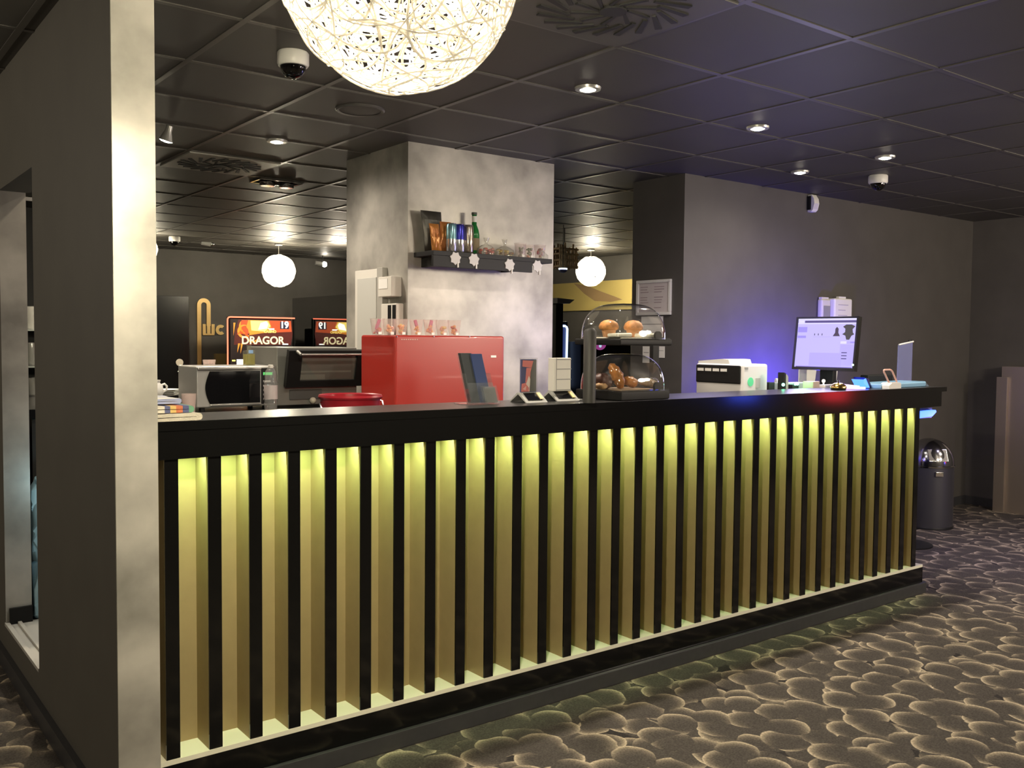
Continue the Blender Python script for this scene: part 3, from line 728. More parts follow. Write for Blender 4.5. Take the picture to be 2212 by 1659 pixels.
part('cap', MB().disc((a.x, 1.64, 0), .016, SH+.236, SH+.25, 20), mat('dark green cap', (.05, .06, .05), .4), t, 40)
part('body_label', MB().lathe([(.0315, .03), (.0315, .10)], (a.x, 1.64, SH), 24), mat('brown label', (.25, .19, .1), .5), t, 40)
TRAYC = clear('tray plastic', (.9, .9, .88), 1.3, .12, (.7, .7, .65))
def candy_tray(px0, px1, cm, lab, sd):
    y = 1.56; a, c = at(px0, 545, y=y).x, at(px1, 545, y=y).x; cx = (a+c)/2
    t = thing('candy_bag', lab, 'candy bag', (cx, y, SH), 'knotted candy bags on the shelf')
    rg = random.Random(sd); b = MB()
    for i in range(22):
        p = Vector((rg.uniform(a+.015, c-.015), y+rg.uniform(-.03, .03), SH+.008+rg.uniform(0, .03)))
        b.ball(p, rg.uniform(.008, .013), 8, rg.choice((0, 0, 1)), sx=rg.uniform(.8, 1.5), sz=.7)
    part('candy', b, cm, t, 60)
    L = (c-a)/2
    prof = [(L, .0), (L*1.02, .012), (L*.9, .038), (L*.5, .055), (.012, .062), (.008, .07), (.016, .085), (.02, .10)]
    part('film', MB().lathe([(0, 0)]+prof, (cx, y, SH), 20, 0, sy=.045/L).jitter(.004, 25, sd), TRAYC, t, 60)
    b = MB(); b.box(a+.01, a+.02, y-.055, y-.045, SH, SH+.03).box(c-.02, c-.01, y-.055, y-.045, SH, SH+.03)
    part('leg', b, TRAYC, t, 0)
C_RED = mat('red candy', (.55, .10, .07), .3); C_PINK = mat('pink candy', (.75, .38, .28), .3); C_YEL = mat('yellow candy', (.70, .50, .14), .3); C_BRN = mat('brown candy', (.22, .10, .03), .3); C_ORG = mat('orange candy', (.8, .36, .12), .3); C_MAG = mat('magenta candy', (.45, .05, .16), .35); C_GRN = mat('green candy', (.1, .2, .1), .3)
candy_tray(1031, 1069, [C_RED, C_PINK], 'knotted bag of red sweets right of the green bottle', 2)
candy_tray(1071, 1109, [C_YEL, C_BRN], 'knotted bag of yellow and brown sweets on the shelf', 6)
def clear_cup(cx, y, z, h, r0, r1, cm, lab, sd, group, strip=None, fill=.5):
    t = thing('candy_cup', lab, 'plastic cup', (cx, y, z), group)
    part('cup', MB().lathe([(0, .001), (r0, .001), (r1, h), (r1+.0015, h+.001)], (cx, y, z), 24), CLEARTHIN, t, 60)
    rg = random.Random(sd); b = MB()
    for i in range(14):
        zz_ = rg.uniform(.01, h*fill); rr = (r0+(r1-r0)*zz_/h)*.62
        an = rg.uniform(0, 6.3); b.ball(Vector((cx+rr*rg.random()*math.cos(an), y+rr*rg.random()*math.sin(an), z+zz_)), rg.uniform(.006, .010), 8, rg.choice((0, 1)), sz=rg.uniform(.7, 1.3))
    part('candy', b, cm, t, 60)
    if strip is not None:
        b = MB(); b.box(-.008, .008, -.003, .003, -.026, .03); b.xf(Matrix.Translation((cx, y-.004, z+h*.62)) @ Matrix.Rotation(strip, 4, 'Y')); part('candy_bar', b, C_MAG, t, 0)
    part('price_sticker', MB().box(cx-.009, cx+.009, y-r0-.004, y-r0-.0015, z+.003, z+.016), PAPER, t, 0)
for px, py, cm, lab, sd, h in ((1124, 552, [C_GRN, GREY], 'clear cup with grey green sweets on the shelf, leftmost of three', 21, .085), (1143, 553, [C_GRN, C_PINK], 'clear cup with green and pink sweets, middle of the shelf cups', 23, .08), (1166, 555, [C_RED, C_MAG], 'clear cup with dark red sweets at the right of the shelf', 25, .085)):
    a = at(px, py, y=1.56); clear_cup(a.x, 1.56, SH, h, .026, .036, cm, lab, sd, 'clear cups on the shelf', None, .7)
a = at(1172, 556, y=1.52)
tag(part('clear_box', MB().prism([(a.x-.03, 1.502, SH), (a.x+.03, 1.502, SH), (a.x+.03, 1.502, SH+.02), (a.x-.03, 1.502, SH+.06)], (0, .02, 0)), TRAYC, None, 0), 'slanted clear box at the right end of the pillar shelf', 'box')
# star price tags
def star_tag(px, py, lab):
    q = at(px, py, y=YF+.001)
    t = thing('star_price_tag', lab, 'price tag', (q.x, q.y, q.z), 'white star price tags')
    pts = []
    for k in range(14):
        a = 2*PI*k/14+.2; r = .038 if k % 2 == 0 else .029
        pts.append((q.x+r*math.cos(a), q.y, q.z+r*math.sin(a)))
    part('star', MB().prism(pts, (0, -.006, 0)), mat('white tag card', (.62, .6, .6), .5), t, 0)
    part('clip', MB().box(q.x+.012, q.x+.02, q.y-.008, q.y+.003, q.z-.05, q.z-.02), WHITE, t, 0)
star_tag(983, 558, 'leftmost white star tag on the shelf edge, under the blue can'); star_tag(1023, 561, 'second white star tag from the left, under the green bottle')
star_tag(1100, 572, 'third white star tag, under the yellow sweets'); star_tag(1160, 575, 'rightmost white star tag, beyond the end of the shelf apron')

# ------------------------------------------------------------------ benches behind the bar
BZ = 1.06
b = MB(); b.box(.45, 1.82, 1.70, 2.46, 1.02, BZ, bev=.004); b.box(1.38, 2.85, 1.22, 1.70, 1.02, BZ, bev=.004)
t = thing('back_bench', 'dark work bench behind the bar carrying the microwave and oven', 'bench', (1.2, 1.9, ZF))
part('worktop', b, BLACKTOP, t, 30)
part('carcass', MB().box(.48, 1.80, 1.74, 2.44, ZF, 1.02).box(1.40, 2.83, 1.26, 1.69, ZF, 1.02), BLACKPL, t, 0)
t = thing('service_counter', 'lower black service counter right behind the bar', 'counter', (2.9, .55, ZF))
part('worktop', MB().box(.35, 4.40, .275, .82, .87, .90, bev=.003), BLACKTOP, t, 30)
part('carcass', MB().box(.38, 4.2, .29, .80, ZF, .87), BLACKPL, t, 0)
t = thing('back_counter', 'black back counter with pale rear edge left of the microwave', 'counter', (.45, 3.3, ZF))
part('worktop', MB().box(-.07, 1.0, 2.55, 4.1, 1.06, 1.10).box(-.07, .44, 1.9, 2.55, 1.06, 1.10), BLACKGLASS, t, 30)
part('rear_rail', MB().box(-.07, 1.0, 4.1, 4.13, 1.06, 1.102), STEEL, t, 0)
part('carcass', MB().box(-.05, .98, 2.58, 4.08, ZF, 1.06).box(-.05, .42, 1.93, 2.58, ZF, 1.06), BLACKPL, t, 0)
# microwave
MY = 1.86
mx0, mx1 = at(424, 800, y=MY).x, at(594, 800, y=MY).x
mzt = at(500, 791, y=MY).z; mzb = at(500, 879, y=MY).z; MD = .285
t = thing('microwave', 'silver microwave with black door window on the bench at the left', 'microwave', ((mx0+mx1)/2, MY+MD/2, BZ))
part('body', MB().box(mx0, mx1, MY, MY+MD, mzb, mzt, bev=.008, seg=3), SILVER, t, 40)
w_ = mx1-mx0; h_ = mzt-mzb
# door window with bowed left edge
pts = []
n = 12
for i in range(n+1):
    v = i/n; pts.append((mx0+w_*(.135-.055*math.sin(PI*v)+.025), MY-.004, mzb+h_*(.09+.79*v)))
pts += [(mx0+w_*.80, MY-.004, mzb+h_*.88), (mx0+w_*.80, MY-.004, mzb+h_*.09)]
part('door_window', MB().prism(pts[::-1], (0, .003, 0)), BLACKGLASS, t, 0)
part('door_frame', MB().box(mx0+.004, mx0+w_*.81, MY-.012, MY, mzb+h_*.9, mzt-.004, bev=.004).box(mx0+.07, mx0+w_*.81, MY-.010, MY, mzb+.006, mzb+h_*.08, bev=.003), STEEL, t, 40)
cp = part('control_panel', MB().box(mx0+w_*.815, mx1-.006, MY-.003, MY+.001, mzb+.01, mzt-.012), BLACKPL, t, 0)
b = MB(); xx = mx0+w_*.84
for i in range(5): b.box(xx, xx+.04, MY-.006, MY-.002, mzb+h_*(.15+.11*i), mzb+h_*(.15+.11*i)+.01)
part('button', b, WHITE, cp, 0)
part('clock_display', MB().box(xx, xx+.05, MY-.005, MY-.002, mzb+h_*.77, mzb+h_*.84), glow('green digits', (.15, .9, .2), .8), cp, 0)
for x in (mx0+.04, mx1-.04):
    for y in (MY+.04, MY+MD-.04): part('foot', MB().disc((x, y, 0), .014, BZ, mzb, 14), BLACKPL, t, 40)
# bottle of yellow-green soap on the microwave
q = at(538, 792, y=MY+.12)
t = thing('soap_bottle', 'clear bottle half full of yellow green liquid on the microwave', 'bottle', (q.x, MY+.12, mzt))
S = (q-CAM).dot(FW)/FPX
part('bottle', MB().box(q.x-11*S, q.x+11*S, MY+.12-.025, MY+.12+.025, mzt, mzt+32*S, bev=.006).disc((q.x, MY+.12, mzt), 5*S, 32*S, 44*S, 16), clear('soap bottle plastic', (.9, .9, .85), 1.2, .1, (.7, .7, .6)), t, 40)
part('liquid', MB().box(q.x-9.5*S, q.x+9.5*S, MY+.12-.022, MY+.12+.022, mzt+.003, mzt+24*S), mat('yellow green liquid', (.30, .27, .04), .2), t, 0)
part('label_plate', MB().box(q.x-5*S, q.x+5*S, MY+.12-.027, MY+.12-.0255, mzt+26*S, mzt+33*S), mat('pale blue label', (.3, .5, .8), .5), t, 0)
for px, lab in ((446, 'left small glass on the back of the microwave'), (458, 'right small glass on the back of the microwave')):
    q = at(px, 790, y=MY+.25)
    tag(part('shot_glass', MB().lathe([(0, .001), (.016, .001), (.02, .028), (.018, .028), (.014, .006), (0, .006)], (q.x, MY+.25, mzt), 18), CLEARTHIN, None, 40), lab, 'glass', 'small glasses on the microwave')
# countertop oven with ajar glass door
OY = 1.90
ox0, ox1 = at(598, 760, y=OY).x, at(771, 760, y=OY).x
ozt = at(690, 752, y=OY).z; ozb = BZ+.015; OD = .42
t = thing('countertop_oven', 'black countertop oven with glass door slightly ajar and steel handle', 'oven', ((ox0+ox1)/2, OY+OD/2, BZ))
OVG = mat('grey oven steel', (.24, .24, .22), .4, .5)
part('body', MB().box(ox0, ox1, OY, OY+OD, ozb, ozt+.004, bev=.006), OVG, t, 40)
dz0 = ozb+.105; dx0 = ox0+.035; dx1 = ox1+.012; Hd = ozt-dz0
ang = math.radians(14)
def dp(u, v, d=0):   # door coordinates: u across, v up the tilted door, d outwards
    c, s = math.cos(ang), math.sin(ang)
    return Vector((dx0+(dx1-dx0)*u, OY-.005-v*Hd*s-d*c, dz0+v*Hd*c-d*s))
def slab(mb, u0, u1, v0, v1, d0, d1, mi=0):
    mb.prism([dp(u0, v0, d0), dp(u1, v0, d0), dp(u1, v1, d0), dp(u0, v1, d0)], dp(0, 0, d1)-dp(0, 0, d0), mi); return mb
dr = part('door', slab(slab(slab(slab(MB(), 0, .17, 0, 1, 0, .03), .9, 1, 0, 1, 0, .03), .17, .9, 0, .17, 0, .03), .17, .9, .86, 1, 0, .03), BLACKPL, t, 0)
part('glass', slab(MB(), .17, .9, .17, .86, .010, .016), clear('oven glass', (.7, .7, .67), 1.0, .14, (.5, .5, .45)), dr, 0)
b = MB(); h0, h1 = dp(.12, .93, .06), dp(.95, .93, .06)
b.tube([h0, h1], .007, 10).tube([dp(.1, .97, .03), h0], [.012, .008], 10).tube([dp(.96, .97, .03), h1], [.010, .008], 10)
part('handle', b, STEEL, dr, 40)
part('interior', MB().box(ox0+.06, ox1-.03, OY-.002, OY, dz0+.02, ozt-.03).box(ox0+.07, ox1-.04, OY-.006, OY-.002, dz0+.07, dz0+.08, 1).box(ox0+.07, ox1-.2, OY-.005, OY-.002, dz0+.03, dz0+.06, 1), [mat('oven cavity', (.10, .10, .095), .4), mat('oven rack', (.4, .4, .38), .4)], t, 0)
rot = Matrix.Rotation(-PI/2, 3, 'X').transposed()
part('knob', MB().ball(Vector((at(676, 865, y=OY-.02).x, OY-.02, at(676, 865, y=OY-.02).z)), .018, 16), mat('worn cream knob', (.5, .47, .38), .4), t, 60)
part('control_strip', MB().box(ox0+.07, ox0+.26, OY-.008, OY, ozb+.03, ozb+.085, bev=.003), DGREY, t, 30)
# water bottle
WY = 1.76
q = at(585, 884, y=WY); S = (q-CAM).dot(FW)/FPX; zb = BZ; zt = at(585, 788, y=WY).z; H = zt-zb
t = thing('water_bottle', 'empty clear plastic water bottle with pale label beside the microwave', 'bottle', (q.x, WY, zb))
PET = clear('bottle plastic', (.93, .94, .93), 2.2, .14, (.8, .8, .8))
r = 15*S
part('bottle', MB().lathe([(0, .002), (r*.8, .002), (r*.95, .02), (r*.95, H*.28), (r*.85, H*.30), (r*.92, H*.55), (r*1.05, H*.62), (r*.85, H*.68), (r*.9, H*.78), (r*.7, H*.88), (r*.3, H*.95), (r*.3, H*.985), (0, H*.985)], (q.x, WY, zb), 26), PET, t, 40)
part('label_band', MB().lathe([(r*.96, H*.26), (r*.96, H*.56)], (q.x, WY, zb), 26), mat('pale pink label', (.48, .42, .42), .5), t, 40)
part('cap', MB().disc((q.x, WY, 0), r*.36, zt-.018, zt, 18, bev=.002), OFFWHITE, t, 40)
# red bucket
KY = .55
q = at(757, 852, y=KY); S = (q-CAM).dot(FW)/FPX; r = 67*S; zt = q.z
t = thing('bucket', 'red plastic bucket with wire handle in front of the oven', 'bucket', (q.x, KY, .90))
part('tub', MB().lathe([(0, .90-zt+.002), (r*.80, .90-zt+.002), (r*.96, -.016), (r*1.0, -.016), (r*1.03, -.008), (r*1.0, 0), (r*.95, -.004), (r*.78, .90-zt+.012), (0, .90-zt+.012)], (q.x, KY, zt), 40), REDPLASTIC, t, 40)
hp = [(q.x-r*1.02, KY, zt-.028), (q.x-r*1.12, KY-.01, zt-.03), (q.x-r*1.10, KY-.03, zt-.06)]
hp += [(q.x+r*1.08*math.sin(a), KY-.03-.16*math.cos(a)*1.0, zt-.075) for a in [-PI/2+PI*i/12 for i in range(1, 12)]]
hp += [(q.x+r*1.10, KY-.03, zt-.06), (q.x+r*1.12, KY-.01, zt-.03), (q.x+r*1.02, KY, zt-.028)]
part('handle', MB().tube(hp, .0045, 8), CHROME, t, 40)
# red cabinet
RY = 1.28
rx0, rx1 = at(853, 724, y=RY).x, at(1090, 726, y=RY).x; rz = at(960, 725, y=RY).z
t = thing('red_cabinet', 'large glossy red metal box on the bench in front of the pillar', 'metal box', ((rx0+rx1)/2, RY+.18, BZ))
part('shell', MB().box(rx0, rx1, RY, RY+.36, BZ+.001, rz, bev=.012, seg=3), RED, t, 40)
b = MB()
for px in (857, 937, 1014): q = at(px, 727, y=RY-.002); b.disc(q, .004, -.003, .003, 10)
part('rivet', b, CHROME, t, 40)
q = at(1066, 770, y=RY-.001); part('badge', MB().box(q.x-.018, q.x+.018, RY-.002, RY, q.z-.006, q.z+.006), WHITE, t, 0)
q = at(885, 733, y=RY-.001); b = MB()
for i in range(8): b.box(q.x-.05+.013*i, q.x-.042+.013*i, RY-.0015, RY, q.z-.003, q.z+.002)
part('nameplate', b, mat('worn white print', (.55, .35, .3), .5), t, 0)
cups = [(815, [C_RED, C_MAG], 'leftmost candy cup on the red box, with a tall magenta bar', .35), (841, [C_ORG, C_PINK], 'second candy cup from the left on the red box, pale peach sweets', None), (866, [C_YEL, C_ORG], 'third candy cup from the left on the red box, bright yellow sweets', None),
        (899, [C_ORG, C_YEL], 'fourth candy cup from the left, magenta bar leaning to the left', -.35), (929, [C_PINK, C_ORG], 'fifth candy cup from the left, magenta bar leaning to the right', .25), (955, [C_YEL, C_PINK], 'second candy cup from the right on the red box', None), (981, [C_ORG, C_RED], 'rightmost candy cup on the red box, orange sweets', None)]
for i, (px, cm, lab, st) in enumerate(cups):
    a = at(px, 722, y=RY+.10); clear_cup(a.x, RY+.10, rz, .083, .026, .037, cm, lab, 40+i, 'candy cups on the red box', st, .6)
# things left on the back counter
PC = at(357, 857, z=1.10)
def plate(z, lab, first=[None]):
    o = tag(part('saucer', MB().lathe([(0, .001), (.045, .001), (.078, .010), (.080, .013), (.076, .0125), (.042, .006), (0, .006)], (PC.x, PC.y, z), 32), WHITE, None, 40), lab, 'plate', 'stacked white saucers'); return o
names = ['bottom saucer of the white stack left of the microwave', 'second saucer from the bottom of the white stack', 'third saucer from the bottom of the white stack', 'top saucer of the white stack left of the microwave']
for i in range(4): plate(1.1015+.0095*i, names[i])
q = at(331, 850, y=2.45)
t = thing('white_jug', 'white jug partly hidden behind the pale wall end beside the saucers', 'jug', (q.x, 2.45, 1.10))
part('body', MB().lathe([(0, 0), (.04, 0), (.055, .03), (.05, .07), (.035, .085), (.04, .10), (.036, .10), (.03, .08), (0, .02)], (q.x, 2.45, 1.10), 26), WHITE, t, 40)
part('handle', MB().tube([(q.x+.040, 2.45, 1.17), (q.x+.062, 2.45, 1.178), (q.x+.074, 2.45, 1.165), (q.x+.072, 2.45, 1.145), (q.x+.052, 2.45, 1.13)], .006), WHITE, t, 40)
q = at(388, 783, y=3.0)
t = thing('round_sign', 'small round cream disc on a stick behind the microwave', 'sign', (q.x, 3.0, 1.10))
part('disc', MB().disc(q, .022, -.003, .003, 28, rot=Matrix.Rotation(PI/2, 3, 'X')), mat('cream card', (.55, .5, .4), .6), t, 40)
part('stick', MB().tube([(q.x, 3.0, 1.10), (q.x, 3.0, q.z-.02)], .003), OFFWHITE, t, 40)
part('foot', MB().disc((q.x, 3.0, 0), .02, 1.10, 1.106, 16), OFFWHITE, t, 40)
q = at(408, 868, y=1.78)
tag(part('clear_tumbler', MB().lathe([(0, .001), (.028, .001), (.036, .10), (.034, .10), (.026, .006), (0, .006)], (q.x, 1.78, BZ), 24), CLEARTHIN, None, 40), 'clear plastic tumbler in front of the microwave beside the towels', 'glass')
# glass rack seen through the hatch
t = thing('glass_rack', 'black rack with glass shelves seen through the narrow hatch at the left', 'shelf', (.05, 3.0, 1.10))
b = MB()
for x in (-.06, .46): b.box(x, x+.02, 2.9, 3.2, 1.1008, 2.2)
b.box(-.06, .48, 3.2, 3.22, 1.1008, 2.2); b.box(-.06, .48, 2.9, 3.2, 2.18, 2.2)
part('frame', b, BLACKPL, t, 0)
gz = [at(75, 790, y=3.0).z, at(75, 712, y=3.0).z]
for z in gz: part('shelf', MB().box(-.04, .46, 2.91, 3.2, z-.008, z), mat('pale glass shelf', (.25, .28, .26), .1), t, 0)
TUMB = clear('tumbler glass', (.85, .86, .85), 2.2, .18, (.85, .84, .8))
lv = ['upper', 'lower', 'counter']
for j, z in enumerate((gz[1], gz[0], 1.10)):
    for i in range(2):
        q = at(70+13*i, 760, y=3.0+.05*i)
        H = .13 if j < 2 else .1
        tag(part('tumbler', MB().lathe([(0, .001), (.026, .001), (.036, H), (.033, H), (.024, .008), (0, .008)], (q.x, 3.0+.08*i, z), 20), TUMB, None, 40),
            ('front' if i == 0 else 'rear')+' tumbler on the '+('upper glass shelf of the rack behind the hatch', 'lower glass shelf of the rack behind the hatch', 'black counter under the glass rack')[j], 'glass', 'tumblers in the rack')
# light blue plastic bag on the sill floor
q = at(88, 1345, z=.166)
b = MB(); b.lathe([(0, 0), (.05, 0), (.085, .04), (.09, .14), (.07, .24), (.05, .30), (.065, .38), (.06, .47), (.04, .53), (.05, .6), (.03, .66), (0, .68)], (-.03, 1.80, .166), 22)
bmesh.ops.subdivide_edges(b.bm, edges=b.bm.edges, cuts=1, use_grid_fill=True); b.jitter(.04, 7, 4).jitter(.022, 20, 9).jitter(.010, 48, 2)
for v in b.bm.verts: v.co.z = max(v.co.z, .1645); v.co.x = max(v.co.x, -.086); v.co.y = min(max(v.co.y, 1.70), 1.92)
tag(part('plastic_bag', b, mat('light blue plastic', (.30, .48, .58), .3), None, 20), 'crumpled light blue plastic bag standing in the hatch at the left', 'plastic bag')

# ------------------------------------------------------------------ on the bar: towels
WT = 1.186
def towel_mat():
    mt, nt, p = new_mat('striped towel'); N = nt.nodes.new; L = nt.links.new
    p.inputs['Roughness'].default_value = .95
    tc = N('ShaderNodeTexCoord'); sp = N('ShaderNodeSeparateXYZ'); L(tc.outputs['Object'], sp.inputs[0])
    r = N('ShaderNodeValToRGB'); r.color_ramp.interpolation = 'CONSTANT'
    els = [(0, (.52, .48, .40)), (.40, (.08, .09, .18)), (.46, (.50, .34, .12)), (.52, (.42, .13, .06)), (.59, (.07, .08, .17)), (.66, (.10, .24, .15)), (.73, (.52, .48, .40))]
    r.color_ramp.elements[0].position = 0; r.color_ramp.elements[0].color = (*els[0][1], 1)
    r.color_ramp.elements[1].position = els[1][0]; r.color_ramp.elements[1].color = (*els[1][1], 1)
    for pos, c in els[2:]:
        e = r.color_ramp.elements.new(pos); e.color = (*c, 1)
    mr = N('ShaderNodeMapRange'); mr.inputs[1].default_value = -.14; mr.inputs[2].default_value = .14
    L(sp.outputs['X'], mr.inputs[0]); L(mr.outputs[0], r.inputs[0]); L(r.outputs[0], p.inputs['Base Color'])
    n = N('ShaderNodeTexNoise'); n.inputs['Scale'].default_value = 300; L(tc.outputs['Object'], n.inputs['Vector'])
    bp = N('ShaderNodeBump'); bp.inputs['Strength'].default_value = .4; bp.inputs['Distance'].default_value = .003; L(n.outputs['Fac'], bp.inputs['Height']); L(bp.outputs[0], p.inputs['Normal'])
    return mt
CLOTH = mat('cream towel', (.50, .46, .38), .95, bump=.5, bscale=250, noise=.1, nscale=30)
BLUECH = mat('blue check cloth', (.25, .28, .42), .95)
def fold(x0, x1, y0, y1, z0, th, n=2, seed=0, pitch=0.0, mi=0, b=None):
    """a folded cloth: n plies joined by a rounded fold at the right"""
    b = b or MB(); prof = []
    R = th/2
    for i in range(9): a = -PI/2+PI*i/8; prof.append((x1-R+R*math.cos(a), z0+R+R*math.sin(a)))
    prof += [(x0+R*.4, z0+th*.98)]
    prof += [(x0, z0+th*.72), (x0+.01, z0+th*.55), (x1-R*1.7, z0+th*.52), (x1-R*1.7, z0+th*.46), (x0+.006, z0+th*.44), (x0, z0+th*.25), (x0+R*.4, z0)]
    m_ = 10; rings = []
    for k in range(m_+1):
        y = y0+(y1-y0)*k/m_
        rings.append([b.bm.verts.new(Vector((x, y, z+pitch*(y-y0)))) for x, z in prof])
    fs = [b.bm.faces.new(rings[0]), b.bm.faces.new(rings[-1][::-1])]
    for a_, c_ in zip(rings, rings[1:]):
        for i in range(len(prof)): fs.append(b.bm.faces.new((a_[i], a_[(i+1) % len(prof)], c_[(i+1) % len(prof)], c_[i])))
    for f in fs: f.material_index = mi
    return b
tx = at(434, 897, y=0).x
b = fold(-.075, tx-.002, -.02, .20, WT+.001, .022, seed=1); b.jitter(.0018, 22, 2)
for v in b.bm.verts: v.co.z = max(v.co.z, WT+.0005)
tag(part('folded_towel', b, CLOTH, None, 50), 'bottom plain cream folded towel at the left end of the bar', 'towel', 'folded towels')
b = fold(-.072, tx-.02, .0, .23, WT+.025, .020, seed=5); b.jitter(.0016, 24, 5)
tag(part('folded_towel', b, towel_mat(), None, 50), 'middle folded towel with rainbow stripes at the left end of the bar', 'towel', 'folded towels')
b = fold(-.07, tx-.045, .04, .25, WT+.049, .016, seed=8); b.jitter(.0022, 20, 8)
for f in b.bm.faces:
    c = f.calc_center_median()
    if abs((c.y*14) % 1-.5) < .12: f.material_index = 1
tag(part('folded_towel', b, [mat('white blue check towel', (.58, .56, .5), .95, bump=.4, bscale=250), BLUECH], None, 50), 'top white towel with blue check at the left end of the bar', 'towel', 'folded towels')

# ------------------------------------------------------------------ brochure holder
HY = .12
a0 = at(1014, 875, y=HY); a1 = at(1074, 875, y=HY); W = (a1.x-a0.x)
t = thing('brochure_holder', 'clear acrylic brochure holder with dark blue leaflets on the bar', 'brochure holder', ((a0.x+a1.x)/2, HY, WT))
ACR = clear('acrylic', (.93, .94, .94), 2.0, .03, (.8, .85, .9))
x0, x1 = a0.x+.012, a1.x
hz = at(1040, 763, y=HY+.06).z-WT
tl = .075
def hb(mb, x0, x1, d0, d1, z0, z1, mi=0):   # leaning slab, lean tl over hz, d = depth offset
    f = lambda z: HY+tl*z/hz
    mb.prism([(x0, f(z0)+d0, WT+z0), (x1, f(z0)+d0, WT+z0), (x1, f(z1)+d0, WT+z1), (x0, f(z1)+d0, WT+z1)], (0, d1-d0, 0), mi); return mb
b = hb(MB(), x0, x1, .032, .035, .004, hz*.98); hb(b, x0, x1, 0, .003, .004, hz*.42); hb(b, x0, x0+.003, .003, .032, .004, hz*.6); hb(b, x1-.003, x1, .003, .032, .004, hz*.6)
b.box(a0.x-.012, x1, HY-.01, HY+.09, WT+.0005, WT+.004)
part('acrylic_case', b, ACR, t, 0)
LB = mat('dark blue leaflet', (.02, .035, .10), .35); LG = mat('charcoal leaflet', (.03, .034, .036), .35)
part('leaflet', hb(MB(), x0+.004, x0+W*.42, .012, .03, .006, hz), LG, t, 0, label='charcoal leaflet stack')
part('leaflet', hb(MB(), x0+W*.36, x1-.02, .006, .028, .006, hz*.985), LB, t, 0, label='dark blue leaflet stack')
part('pocket', hb(hb(MB(), x1-.064, x1-.001, -.022, -.019, .004, hz*.36), x1-.064, x1-.06, -.019, 0, .004, hz*.36), ACR, t, 0)
part('card', hb(MB(), x1-.056, x1-.006, -.016, -.004, .008, hz*.33), mat('grey card stack', (.13, .13, .12), .5), t, 0)
# ------------------------------------------------------------------ table stands
def table_stand(px0, px1, pyt, y, lab, mode, group):
    a = at(px0, 852, y=y); c = at(px1, 852, y=y); zt = at((px0+px1)/2, pyt, y=y).z; cx = (a.x+c.x)/2
    t = thing('table_stand', lab, 'table stand', (cx, y, WT), group)
    base = [(y-.075, WT+.0006), (y-.035, WT+.0006), (y-.0, WT+.034), (y+.035, WT+.0006), (y+.075, WT+.0006)]
    b = MB()
    pr_ = [(y-.058, WT+.0006), (y-.006, WT+.040), (y+.006, WT+.040), (y+.058, WT+.0006), (y+.050, WT+.0006), (y, WT+.033), (y-.050, WT+.0006)]
    b.prism([(a.x-.012, yy_, z) for yy_, z in pr_], (c.x-a.x+.03, 0, 0))
    part('base', b, mat('frosted acrylic', (.36, .36, .34), .3), t, 0)
    bd = MB(); bd.prism([(a.x+.004, y-.048, WT+.0095), (c.x-.004, y-.048, WT+.0095), (c.x-.004, y-.012, WT+.0365), (a.x+.004, y-.012, WT+.0365)], (0, -.0012, .0016))
    part('display_strip', bd, BLACKGLASS, t, 0)
    part('gold_seal', MB().prism([(c.x-.012, y-.046, WT+.012), (c.x+.004, y-.046, WT+.012), (c.x+.004, y-.016, WT+.036), (c.x-.012, y-.016, WT+.036)], (0, -.003, .003)), mat('pale gold foil', (.7, .58, .3), .4), t, 0)
    if mode == 'photo':
        mats = [mat('menu navy', (.10, .11, .24), .4), mat('menu rose', (.78, .26, .25), .4), mat('menu pink', (.9, .58, .56), .4), mat('menu pale', (.9, .8, .76), .4), mat('menu grey', (.14, .14, .13), .4)]
        b = MB(); W = c.x-a.x; z0 = WT+.040; H = zt-z0
        b.box(a.x, c.x, y-.003, y+.003, z0, zt, 0)
        def pp(pts, mi): b.prism([(a.x+W*u, y-.0035, z0+H*v) for u, v in pts], (0, -.0008-.0003*mi, 0), mi)
        pp([(.55, .02), (.98, .02), (.98, .98), (.8, .98), (.6, .6)], 4); pp([(.08, .78), (.75, .74), (.8, .95), (.1, .97)], 1); pp([(.28, .3), (.8, .3), (.74, .74), (.34, .74)], 1)
        pp([(.02, .02), (.5, .02), (.42, .3), (.05, .26)], 1); pp([(.5, .02), (.97, .02), (.9, .28), (.5, .32)], 2); pp([(.32, .25), (.5, .14), (.66, .3), (.5, .5)], 3); pp([(.56, .34), (.78, .34), (.7, .55)], 3); pp([(.1, .10), (.3, .06), (.34, .2)], 2)
        part('menu_card', b, mats, t, 0)
        part('sleeve', MB().box(a.x-.002, c.x+.002, y-.009, y+.006, z0, zt+.006), CLEAR, t, 0)
    else:
        b = MB(); z0 = WT+.040; H = zt-z0
        b.box(a.x, c.x, y-.02, y+.02, z0, zt, 0, bev=.002)
        for v in (0.02, .34, .65, .94): b.box(a.x+.012, c.x+.001, y-.0215, y-.0195, z0+H*v, z0+H*v+.004, 1)
        b.box(a.x+.011, a.x+.013, y-.0213, y-.0195, z0, zt, 1)
        part('tray_stack', b, [OFFWHITE, GREY], t, 0)
table_stand(1124, 1157, 776, .15, 'acrylic table stand with a red and pink picture card', 'photo', 'table stands on the bar')
table_stand(1190, 1226, 773, .17, 'table stand with a plain white three tier card beside the pastry case', 'tiers', 'table stands on the bar')
q = at(1240, 858, y=.17); tag(part('paper_slip', MB().box(q.x-.03, q.x+.03, .15, .19, WT+.0005, WT+.002), PAPER, None, 0), 'small white paper slip on the bar beside the pastry case', 'paper')

